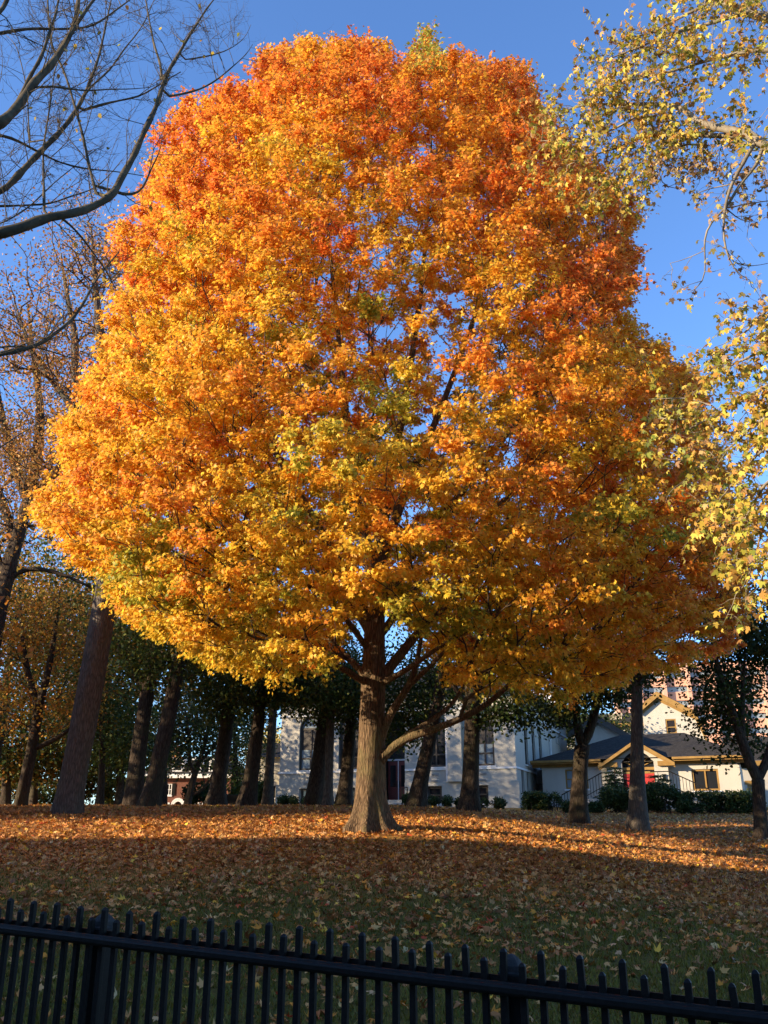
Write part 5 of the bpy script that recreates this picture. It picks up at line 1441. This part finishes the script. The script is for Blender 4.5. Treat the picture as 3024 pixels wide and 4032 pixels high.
# ------------------------------------------------------------------ the iron railing in front
def build_fence():
    L0 = np.array([-2.25, 4.64]); L1 = np.array([1.75, 2.857])
    ref0 = P(20, 3655, 4.4); ref1 = P(3004, 4008, 3.1)
    d = L1 - L0; ln = np.linalg.norm(d); d /= ln
    ang = math.atan2(d[1], d[0])
    dref = math.hypot(ref1[0] - ref0[0], ref1[1] - ref0[1])
    d3 = (ref1 - ref0); a3 = math.atan2(d3[1], d3[0])
    # start a little outside the frame
    slope = d3[2] / dref
    s0 = -.55; O = ref0 + np.array([math.cos(a3) * s0, math.sin(a3) * s0, slope * s0])
    Ltot = dref + 1.2
    root = empty('iron_fence', (O[0], O[1], 0.0), 'black wrought iron fence of alternating tall and short pickets along the street', 'fence', None, a3)
    zr = lambda x: O[2] + slope * x
    gz = lambda x: float(ground_z(O[0] + math.cos(a3) * x, O[1] + math.sin(a3) * x))
    def slab(mb, x0, x1, y0, y1, za, zb):
        v = [(x, y, zr(x) + z) for x in (x0, x1) for y, z in ((y0, za), (y1, za), (y1, zb), (y0, zb))]
        mb.add(v, [[3, 2, 1, 0], [4, 5, 6, 7], [0, 1, 5, 4], [1, 2, 6, 5], [2, 3, 7, 6], [3, 0, 4, 7]])
    # rounded front rail with two small beads, then a flat strap behind the pickets
    prof = [(-.046, -.016), (-.05, -.008), (-.05, .006), (-.046, .013), (-.036, .017), (-.034, .021), (-.026, .022), (-.024, .018), (-.0135, .018), (-.0135, -.02), (-.03, -.021), (-.04, -.02)]
    mb = MB(); n = len(prof); segs = 24
    for k in range(segs + 1):
        x = Ltot * k / segs
        mb.v += [(x, y, zr(x) + z) for y, z in prof]
    for k in range(segs):
        for i in range(n): mb.f.append([k * n + i, k * n + (i + 1) % n, (k + 1) * n + (i + 1) % n, (k + 1) * n + i])
    mb.build('front_rail', M['iron'], root)
    mb = MB(); slab(mb, 0, Ltot, .0135, .026, .0, .034); mb.build('back_rail', M['iron'], root)
    mb = MB(); slab(mb, 0, Ltot, -.03, -.0135, -.86, -.82); mb.build('bottom_rail', M['iron'], root)
    sp = .0682; r = np.random.default_rng(5)
    nP = int(Ltot / sp)
    post_x = []
    # where the two posts stand
    def x_of(u, v):
        f = Front((O[0], O[1], 0), math.degrees(a3)); return f.at(u, v)[0]
    posts = [x_of(352, 3790), x_of(2000, 3990)]
    for i in range(nP):
        x = .02 + i * sp
        tall = i % 2 == 0
        top = (.128 if tall else .088) + r.normal(0, .0035)
        w = .0115
        lean = r.normal(0, .003)
        mb = MB()
        zt = zr(x) + top; zb = gz(x) - .05
        def ring(z, hw, dx): return [(x + dx - hw, -hw, z), (x + dx + hw, -hw, z), (x + dx + hw, hw, z), (x + dx - hw, hw, z)]
        lv = [(zb, w, 0), (zr(x), w, 0), (zt - .012, w, lean), (zt - .004, w * .62, lean), (zt, w * .2, lean)]
        vs = []; fs = []
        for k, (z, hw, dx) in enumerate(lv):
            vs += ring(z, hw, dx)
            if k:
                for j in range(4): fs.append([(k - 1) * 4 + j, (k - 1) * 4 + (j + 1) % 4, k * 4 + (j + 1) % 4, k * 4 + j])
        fs.append([16, 17, 18, 19])
        mb.add(vs, fs); mb.build('picket', M['iron'], root, .0025)
    for x in posts:
        hw = .037
        mb = MB(); mb.box(x - hw, x + hw, .03, .03 + 2 * hw, gz(x) - .1, zr(x) + .022); p = mb.build('post', M['iron'], root, .004)
        # rounded grey cap
        c = []; prof = [(hw * 1.12, .0), (hw * 1.16, .016), (hw * 1.05, .022), (hw * 1.0, .04), (hw * .72, .06), (hw * .3, .073), (.001, .076)]
        V = []; F = []; s = 16
        for k, (rr, z) in enumerate(prof):
            for j in range(s):
                t = 2 * math.pi * j / s; q = 1 / max(abs(math.cos(t)), abs(math.sin(t))); q = 1 + (q - 1) * (.75 if k < 4 else .3)
                V.append((x + rr * q * math.cos(t), .03 + hw + rr * q * math.sin(t), zr(x) + .023 + z))
            if k:
                for j in range(s): F.append([(k - 1) * s + j, (k - 1) * s + (j + 1) % s, k * s + (j + 1) % s, k * s + j])
        mb = MB(); mb.add(V, F); mb.build('post_cap', M['grey_cap'], p, smooth=True)
M['grey_cap'] = noisy_mat('weathered_grey_metal', (.02, .02, .02), (.06, .058, .055), 30, .8, .15, .8, 60, .004)
build_fence()

# ------------------------------------------------------------------ foreground trees at the two sides
def px_path(scale, ox, oy, pts, y0, y1):
    """traced branch: crop pixels, with depth running from y0 to y1"""
    n = len(pts)
    return [P(ox + p[0] * scale, oy + p[1] * scale, y0 + (y1 - y0) * i / max(n - 1, 1)) for i, p in enumerate(pts)]

def build_bare_tree():
    r = np.random.default_rng(77)
    bx, by = -6.6, 7.6; bz = float(ground_z(bx, by))
    root = empty('bare_tree', (bx, by, bz), 'nearly leafless tree reaching in dark branches from the upper left', 'tree'); inv = root_inv(root)
    sk = Skeleton()
    sk.path([(bx, by, bz), (bx + .05, by, bz + 2.5), (bx + .1, by + .1, bz + 4.6), (bx - .05, by + .3, bz + 7), (bx - .2, by + .3, bz + 10), (bx - .1, by + .4, bz + 13)], [.30, .25, .22, .17, .11, .04], step=.3)
    s = 1000 / 1659.
    B = [([(0, 1520), (150, 1475), (300, 1425), (480, 1385), (640, 1330), (745, 1262), (800, 1150), (870, 1040), (950, 850), (1010, 700), (1055, 560), (1110, 450), (1165, 370), (1230, 260), (1290, 150), (1350, 60), (1410, -20)], 7.0, 8.6, .062, .010),
         ([(0, 1262), (120, 1150), (260, 1000), (380, 860), (490, 735), (560, 600), (620, 460), (650, 350), (690, 180), (730, -20)], 7.6, 9.0, .045, .010),
         ([(490, 735), (600, 700), (720, 665), (830, 650), (920, 620), (1060, 545), (1180, 470)], 8.3, 8.8, .022, .008),
         ([(0, 820), (70, 750), (135, 690), (230, 560), (330, 440), (400, 310), (470, 190), (500, 100), (515, -30)], 6.6, 7.6, .060, .028),
         ([(90, 730), (150, 620), (210, 500), (270, 380), (330, 210), (360, 90), (385, -20)], 6.8, 7.5, .032, .012),
         ([(330, 440), (480, 200), (590, 40), (640, -30)], 7.1, 7.6, .03, .014),
         ([(0, 207), (100, 200), (205, 180), (350, 188), (510, 184), (600, 165), (720, 100), (860, -10)], 7.2, 8.2, .022, .010),
         ([(0, 885), (100, 920), (200, 970), (350, 1045), (550, 1105), (760, 1118), (940, 1150)], 7.5, 8.6, .021, .006),
         ([(0, 1352), (150, 1345), (330, 1335), (450, 1290), (600, 1245), (720, 1140), (800, 1040)], 7.9, 8.8, .016, .005),
         ([(290, 1430), (285, 1200), (282, 1000), (285, 880), (320, 700), (370, 450), (400, 380)], 7.2, 7.9, .017, .006),
         ([(640, 1310), (600, 1120), (540, 900), (480, 660), (420, 470), (345, 300), (318, 120), (310, -20)], 7.6, 8.3, .021, .012),
         ([(1060, 545), (1052, 420), (1010, 290), (970, 140), (948, -20)], 8.2, 8.9, .022, .010),
         ([(560, 600), (640, 530), (720, 445), (820, 320), (880, 250), (960, 120), (990, 40)], 8.3, 9.0, .016, .006),
         ([(1055, 635), (1180, 615), (1310, 565), (1420, 510), (1520, 440), (1600, 360), (1650, 290)], 8.1, 9.0, .018, .004),
         ([(1160, 395), (1300, 375), (1440, 350), (1530, 300), (1600, 240), (1640, 160)], 8.3, 9.2, .012, .003),
         ([(200, 970), (195, 800), (180, 600), (150, 420), (90, 300), (40, 230)], 7.6, 8.2, .011, .004),
         ([(270, 560), (400, 570), (560, 585), (700, 575), (860, 585), (980, 570)], 6.9, 7.8, .014, .004),
         ([(745, 1262), (820, 1272), (900, 1272), (960, 1180), (1000, 1100), (1050, 1000), (1060, 900)], 7.8, 8.4, .022, .005),
         ([(370, 1400), (460, 1450), (540, 1540), (600, 1640), (680, 1740), (760, 1900)], 7.3, 8.4, .016, .006),
         ([(0, 1490), (180, 1360), (350, 1190), (500, 1080), (600, 980)], 7.6, 8.5, .011, .004),
         ([(0, 90), (60, -30)], 7.0, 7.2, .03, .025)]
    for pts, y0, y1, r0, r1 in B:
        q = px_path(s, 0, 0, pts, y0, y1)
        if pts[0][0] == 0:      # lead it back to the trunk outside the frame
            e = q[0]; q = [np.array([bx + .1, by + .1, max(bz + 3.5, e[2] - abs(e[0] - bx) * .35)]), (e + np.array([bx, by, e[2]])) / 2 + np.array([.1, 0, -.1])] + q
            rr = np.concatenate([[r0 * 1.25, r0 * 1.12], np.linspace(r0, r1, len(pts))])
        else: rr = np.linspace(r0, r1, len(pts))
        q = np.array(q); q[1:-1] += r.normal(0, .012, q[1:-1].shape)
        sk.path(q, rr, step=.12, attach=True)
    s2 = .7684
    for pts, y0, y1, r0, r1 in [([(0, 640), (100, 625), (200, 598), (280, 540), (370, 470), (430, 380), (480, 280), (540, 200), (610, 120)], 7.4, 8.6, .030, .008),
                                ([(0, 605), (120, 600), (220, 612), (330, 655), (440, 682)], 7.8, 8.6, .012, .005), ([(0, 1130), (60, 1080), (140, 1030), (270, 960)], 8, 8.8, .008, .003),
                                ([(370, 470), (390, 440), (460, 490)], 8.0, 8.2, .013, .006)]:
        q = px_path(s2, 0, 900, pts, y0, y1); rr = np.linspace(r0, r1, len(pts))
        if pts[0][0] == 0: q = [np.array([bx + .1, by + .1, q[0][2] - .6])] + q; rr = np.concatenate([[r0 * 1.1], rr])
        sk.path(q, rr, step=.12, attach=True)
    nfix = len(sk.lines)
    t = flared_trunk('trunk', [(sk.pos[j], sk.fix[j]) for j in sk.lines[0]], M['bark_oak'], None, .4, 5, 9, .1, 28, .05, .3); t.parent = root; t.matrix_parent_inverse = inv
    for j in range(1, nfix):
        l = sk.lines[j]; rr = sk.fix[l].copy(); rr[0] = rr[1]
        rr *= (1 + .10 * np.sin(np.arange(len(rr)) * 1.7 + j) + r.normal(0, .05, len(rr))) * .84
        o = np_mesh('branch', *tube_arrays([(sk.pos[l], rr, 10)]), M['bark_bare'], None, True); o.parent = root; o.matrix_parent_inverse = inv
    # fine twigs
    lines = []; tips = []
    def twig(p, d, L, rad, lev):
        n = 5; pts = [p]; dd = d.copy()
        for k in range(n):
            dd = unit(dd + r.normal(0, .16, 3) + np.array([0, 0, .05])); pts.append(pts[-1] + dd * L / n)
        lines.append((np.array(pts), np.linspace(rad, rad * .35, n + 1), 4 if rad > .004 else 3))
        tips.append(pts[-1])
        if lev > 0:
            for k in range(1, n + 1):
                for s_ in range(2 if lev > 1 else 1):
                    if r.uniform() < .72:
                        a = unit(dd + r.normal(0, .75, 3)); twig(pts[k], a, L * r.uniform(.3, .6), rad * .55, lev - 1)
    for j in range(1, nfix):
        l = sk.lines[j]
        for i in l[1:]:
            p = sk.pos[i]; u, v = project(p)
            if not (-250 < u < 1100 and -250 < v < 1750): continue
            if r.uniform() < .42:
                d = unit(sk.dir[i] * .6 + r.normal(0, .7, 3) + np.array([0, 0, .25])); twig(p, d, r.uniform(.25, .85), min(.0062, sk.fix[i] * .5), 2)
    o = np_mesh('twigs', *tube_arrays(lines), M['bark_bare'], None, True); o.parent = root; o.matrix_parent_inverse = inv
    tips = np.array(tips); k = r.choice(len(tips), 60, replace=False); q = tips[k]; m = len(q)
    c = pick([(.55, .40, .06), (.50, .32, .05), (.30, .30, .06), (.42, .2, .05)], [4, 3, 2, 1], m, r)
    o = np_mesh('leaves', *leaf_arrays(q, r.normal(0, 1, (m, 3)), np.array([0, 0, -1.]) + r.normal(0, .4, (m, 3)), r.uniform(.04, .075, m), SIMPLE_T), M['leaf_plane'], None, face_col=c)
    o.parent = root; o.matrix_parent_inverse = inv
build_bare_tree()

def build_plane_tree():
    r = np.random.default_rng(88)
    bx, by = 7.4, 9.0; bz = float(ground_z(bx, by))
    root = empty('plane_tree', (bx, by, bz), 'plane tree outside the right edge, its yellow green lobed leaves hanging into the picture', 'tree'); inv = root_inv(root)
    sk = Skeleton()
    sk.path([(bx, by, bz), (bx + .1, by, bz + 3), (bx, by + .1, bz + 6), (bx - .1, by, bz + 9), (bx, by - .1, bz + 12), (bx, by, bz + 14)], [.42, .36, .30, .22, .14, .06], step=.3)
    s = 1000 / 1659.
    B = [([(1700, 985), (1600, 940), (1500, 880), (1380, 845), (1250, 830), (1170, 770), (1100, 700), (1000, 685), (900, 682), (720, 690), (550, 692), (400, 700), (280, 760)], 9.2, 10.6, .07, .008),
         ([(1500, 885), (1350, 880), (1200, 882), (1050, 855), (900, 855), (830, 880), (770, 925), (650, 980), (500, 1010), (350, 1080)], 9.5, 10.8, .042, .007),
         ([(1000, 850), (880, 930), (760, 1010), (640, 1120), (560, 1230), (500, 1300)], 10.0, 10.9, .018, .005),
         ([(900, 685), (760, 780), (620, 860), (440, 900), (300, 920), (180, 920)], 9.8, 10.9, .02, .005),
         ([(1700, 140), (1600, 100), (1480, 60), (1310, 5), (1200, -40)], 8.8, 9.4, .07, .04),
         ([(1500, 90), (1400, 130), (1270, 160), (1130, 200), (1000, 230), (900, 270), (780, 320), (640, 385), (540, 420)], 9.0, 10.3, .032, .006),
         ([(1310, 10), (1200, 70), (1080, 120), (960, 200), (860, 260), (740, 250), (640, 330)], 9.3, 10.2, .026, .006),
         ([(1700, 320), (1560, 335), (1400, 360), (1260, 400), (1100, 440), (960, 470), (820, 500), (680, 560), (540, 610)], 9.0, 10.3, .03, .006),
         ([(1200, 880), (1100, 910), (980, 920), (900, 1000), (870, 1100), (830, 1220)], 9.7, 10.2, .014, .004),
         ([(1210, 870), (1200, 930), (1240, 1000), (1260, 1080), (1230, 1150)], 9.7, 9.9, .014, .005),
         ([(1180, 920), (1090, 940), (1000, 1010), (930, 1100), (940, 1170), (1000, 1230), (1060, 1230)], 9.7, 10.2, .014, .004),
         ([(1560, 945), (1500, 1070), (1440, 1170), (1400, 1260), (1370, 1380), (1350, 1500), (1370, 1600), (1400, 1700), (1450, 1800), (1540, 1830)], 9.3, 9.8, .028, .004),
         ([(1620, 960), (1570, 1070), (1480, 1190), (1420, 1280), (1390, 1370), (1290, 1440), (1240, 1560), (1230, 1700), (1250, 1830), (1200, 1900), (1130, 1920)], 9.3, 9.9, .024, .003),
         ([(1390, 1365), (1470, 1330), (1560, 1320), (1680, 1310)], 9.6, 9.9, .010, .006), ([(1400, 1380), (1470, 1420), (1500, 1460), (1590, 1450)], 9.6, 9.9, .010, .003),
         ([(1235, 1640), (1160, 1680), (1080, 1720), (1020, 1720)], 9.8, 10, .007, .003), ([(1380, 1670), (1440, 1730), (1530, 1760), (1659, 1720)], 9.7, 9.9, .008, .004),
         ([(1430, 1210), (1330, 1200), (1240, 1230), (1170, 1260), (1130, 1340)], 9.6, 9.9, .010, .003)]
    for i, (pts, y0, y1, r0, r1) in enumerate(B):
        q = px_path(s, 2024, 0, pts, y0, y1); rr = np.linspace(r0, r1, len(pts))
        if pts[0][0] >= 1690:
            e = q[0]; q = [np.array([bx - .1, by, e[2] - .7])] + q; rr = np.concatenate([[r0 * 1.2], rr])
        q = np.array(q); q[1:-1] += r.normal(0, .02, q[1:-1].shape)
        sk.path(q, rr, step=.14, attach=True)
    s2 = 524 / 859.
    for pts, y0, y1, r0, r1 in [([(900, 60), (820, 130), (760, 220), (680, 300), (600, 340), (560, 400)], 8.6, 9.2, .02, .005), ([(900, 330), (820, 380), (700, 440), (600, 480), (500, 520), (440, 560)], 8.5, 9.3, .02, .004),
                                ([(900, 560), (800, 640), (690, 700), (570, 760), (450, 830), (330, 900), (200, 960)], 8.4, 9.6, .022, .004), ([(900, 760), (790, 840), (700, 920), (620, 1010), (500, 1080), (400, 1150)], 8.3, 9.4, .02, .004),
                                ([(900, 960), (800, 1020), (720, 1130), (640, 1220), (560, 1330), (480, 1420)], 8.3, 9.2, .02, .004), ([(900, 1160), (830, 1240), (770, 1350), (720, 1470), (640, 1560), (560, 1650)], 8.2, 9.0, .018, .004),
                                ([(900, 1380), (840, 1460), (800, 1580), (790, 1700), (740, 1800), (700, 1900)], 8.2, 8.8, .015, .004), ([(900, 1600), (850, 1700), (840, 1800), (800, 1900)], 8.2, 8.6, .012, .004),
                                ([(570, 760), (450, 720), (340, 670), (230, 690), (90, 690)], 9.2, 9.8, .010, .003), ([(450, 830), (340, 800), (240, 850), (150, 800)], 9.3, 9.8, .009, .003)]:
        q = px_path(s2, 2500, 1150, pts, y0, y1); rr = np.linspace(r0, r1, len(pts))
        if pts[0][0] >= 890: q = [np.array([bx - .2, by, q[0][2] + .3])] + q; rr = np.concatenate([[r0 * 1.2], rr])
        sk.path(np.array(q), rr, step=.14, attach=True)
    nfix = len(sk.lines)
    t = flared_trunk('trunk', [(sk.pos[j], sk.fix[j]) for j in sk.lines[0]], M['bark_plane'], None, .35, 5, 12, .12, 28, .03, .3); t.parent = root; t.matrix_parent_inverse = inv
    for j in range(1, nfix):
        l = sk.lines[j]; rr = sk.fix[l].copy(); rr[0] = rr[1]; rr *= 1 + .07 * np.sin(np.arange(len(rr)) * 1.3 + j)
        o = np_mesh('branch', *tube_arrays([(sk.pos[l], rr, 10)]), M['bark_plane'], None, True); o.parent = root; o.matrix_parent_inverse = inv
    lines = []; LP, LD = [], []
    def twig(p, d, L, rad, lev, dens):
        n = 4; pts = [p]; dd = d.copy()
        for k in range(n):
            dd = unit(dd + r.normal(0, .22, 3) + np.array([0, 0, -.06])); pts.append(pts[-1] + dd * L / n)
        lines.append((np.array(pts), np.linspace(rad, rad * .4, n + 1), 4))
        for k in range(1, n + 1):
            for _ in range(1 + (k == n)):
                if r.uniform() < dens: LP.append(pts[k] + r.normal(0, .03, 3)); LD.append(dd)
            if lev > 0 and r.uniform() < .6: twig(pts[k], unit(dd + r.normal(0, .8, 3)), L * r.uniform(.4, .7), rad * .6, lev - 1, dens)
    for j in range(1, nfix):
        l = sk.lines[j]
        for i in l[1:]:
            p = sk.pos[i]; u, v = project(p)
            if not (2050 < u < 3300 and -400 < v < 2550): continue
            # thick yellow spray at the upper left and along the right edge; sparse hanging twigs in between
            sparse = (650 < v < 1180 and u > 2550)
            pr, dens, L = (.55, .5, .38) if sparse else ((2.9, .95, .55) if v < 900 else (2.6, .95, .42))
            if sk.fix[i] > .035: pr *= .7
            if v > 1400 and u < 2760: pr *= .45
            for _ in range(int(pr) + (r.uniform() < pr % 1)):
                d = unit(sk.dir[i] * .4 + r.normal(0, .75, 3)); twig(p, d, L * r.uniform(.5, 1.3), .005, 1, dens)
    o = np_mesh('twigs', *tube_arrays(lines), M['bark_plane'], None, True); o.parent = root; o.matrix_parent_inverse = inv
    q = np.array(LP); d = np.array(LD); m = len(q)
    print('plane leaves', m, file=__import__('sys').stderr)
    q[:, 2] -= .03
    nrm = np.array([-.35, -.35, .45]) + r.normal(0, .65, (m, 3)); tip = np.array([0, 0, -.9]) + d * .4 + r.normal(0, .45, (m, 3))
    c = pick([(.58, .45, .07), (.62, .40, .07), (.38, .34, .045), (.22, .24, .035), (.52, .27, .055), (.30, .15, .045)], [4.5, 4, 4, 3.5, 3.5, 2.5], m, r)
    u, v = project(q); sp_ = (v > 620) & (v < 1200) & (u > 2560)
    c[sp_] = pick([(.34, .20, .09), (.42, .27, .12), (.28, .24, .07), (.5, .4, .13)], [4, 3, 2, 1.5], int(sp_.sum()), r)
    o = np_mesh('leaves', *leaf_arrays(q, nrm, tip, r.uniform(.036, .078, m), PLANE_T, r.uniform(.5, 2.6, m)), M['leaf_plane'], None, face_col=c)
    o.parent = root; o.matrix_parent_inverse = inv
build_plane_tree()

# ------------------------------------------------------------------ added unseen house, its roofline shaped to cast the shade edge across the lawn
ca, sa = math.cos(SUN_AZ), math.sin(SUN_AZ)
hs_, hu = -43.0, 19.9
root = house_root('brick_house', 'added unseen hip roofed brick house left of the lawn, shaped to shade it', (hs_ * ca - hu * sa, hs_ * sa + hu * ca, 0.0), math.degrees(SUN_AZ))
mb = MB(); HW, HD, HZ, HR = 13.0, 34.0, 10.2, 16.4
hol = [(2.0 + k * 3.4, 3.3 + k * 3.4, 1.6 + f * 3.1, 3.4 + f * 3.1) for k in range(9) for f in range(3)]
wall_holes(mb, -HD, 0, -1, HZ, [(h[0] - HD, h[1] - HD, h[2], h[3]) for h in hol], .2, 'y', HW)
mb.quad((0, 0, -1), (HW, 0, -1), (HW, 0, HZ), (0, 0, HZ)); mb.quad((0, -HD, -1), (0, 0, -1), (0, 0, HZ), (0, -HD, HZ)); mb.quad((0, -HD, -1), (HW, -HD, -1), (HW, -HD, HZ), (0, -HD, HZ))
mb.build('wall', M['brick_red'], root)
ro = MB(); r0, r1 = (HW / 2, -4.3, HR), (HW / 2, -HD + 4.3, HR)
ro.poly([(HW, 0, HZ), (0, 0, HZ), r0]); ro.poly([(HW, -HD, HZ), (HW, 0, HZ), r0, r1]); ro.poly([(0, 0, HZ), (0, -HD, HZ), r1, r0]); ro.poly([(0, -HD, HZ), (HW, -HD, HZ), r1])
ro.build('roof', M['slate'], root)
for h in hol: window(root, h[0] - HD, h[1] - HD, h[2], h[3], trim='white_trim', nx=2, rails=(.5,), depth=.12, axis='y', at=HW)

# ------------------------------------------------------------------ unseen houses added across the street, behind the camera, to hold back sky light
for k, (x, w, h, mt, lab) in enumerate([(-34, 16, 6.5, 'brick_red', 'unseen brick terrace house added across the street, left of the others'), (-15, 17, 7, 'cream', 'unseen cream terrace house added across the street, opposite the maple'), (5, 18, 6.6, 'brick_red', 'unseen brick terrace house added across the street, opposite the small house'), (26, 17, 7.2, 'cream', 'unseen cream corner house added across the street')]):
    root = house_root('added_terrace_house', lab, (x + w, -14.5, 0), 180, 'unseen houses added across the street')
    hol = [(1.5 + a * 3.8, 3.0 + a * 3.8, 1.4 + f_ * 3.2, 3.2 + f_ * 3.2) for a in range(4) for f_ in range(2)]
    mb = MB(); wall_holes(mb, 0, w, -1, h, hol, .2); mb.quad((0, 9, -1), (0, 0, -1), (0, 0, h), (0, 9, h)); mb.quad((w, 0, -1), (w, 9, -1), (w, 9, h), (w, 0, h)); mb.quad((w, 9, -1), (0, 9, -1), (0, 9, h), (w, 9, h))
    mb.build('wall', M[mt], root)
    rb = MB(); rb.prism([(-.3, 0), (w + .3, 0), (w - 2, 2.4), (2, 2.4)], -.4, 9.4); o = rb.build('roof', M['slate'], root); o.location.z = h + .003
    for q in hol: window(root, *q, trim='white_trim', nx=2, rails=(.5,), depth=.12)
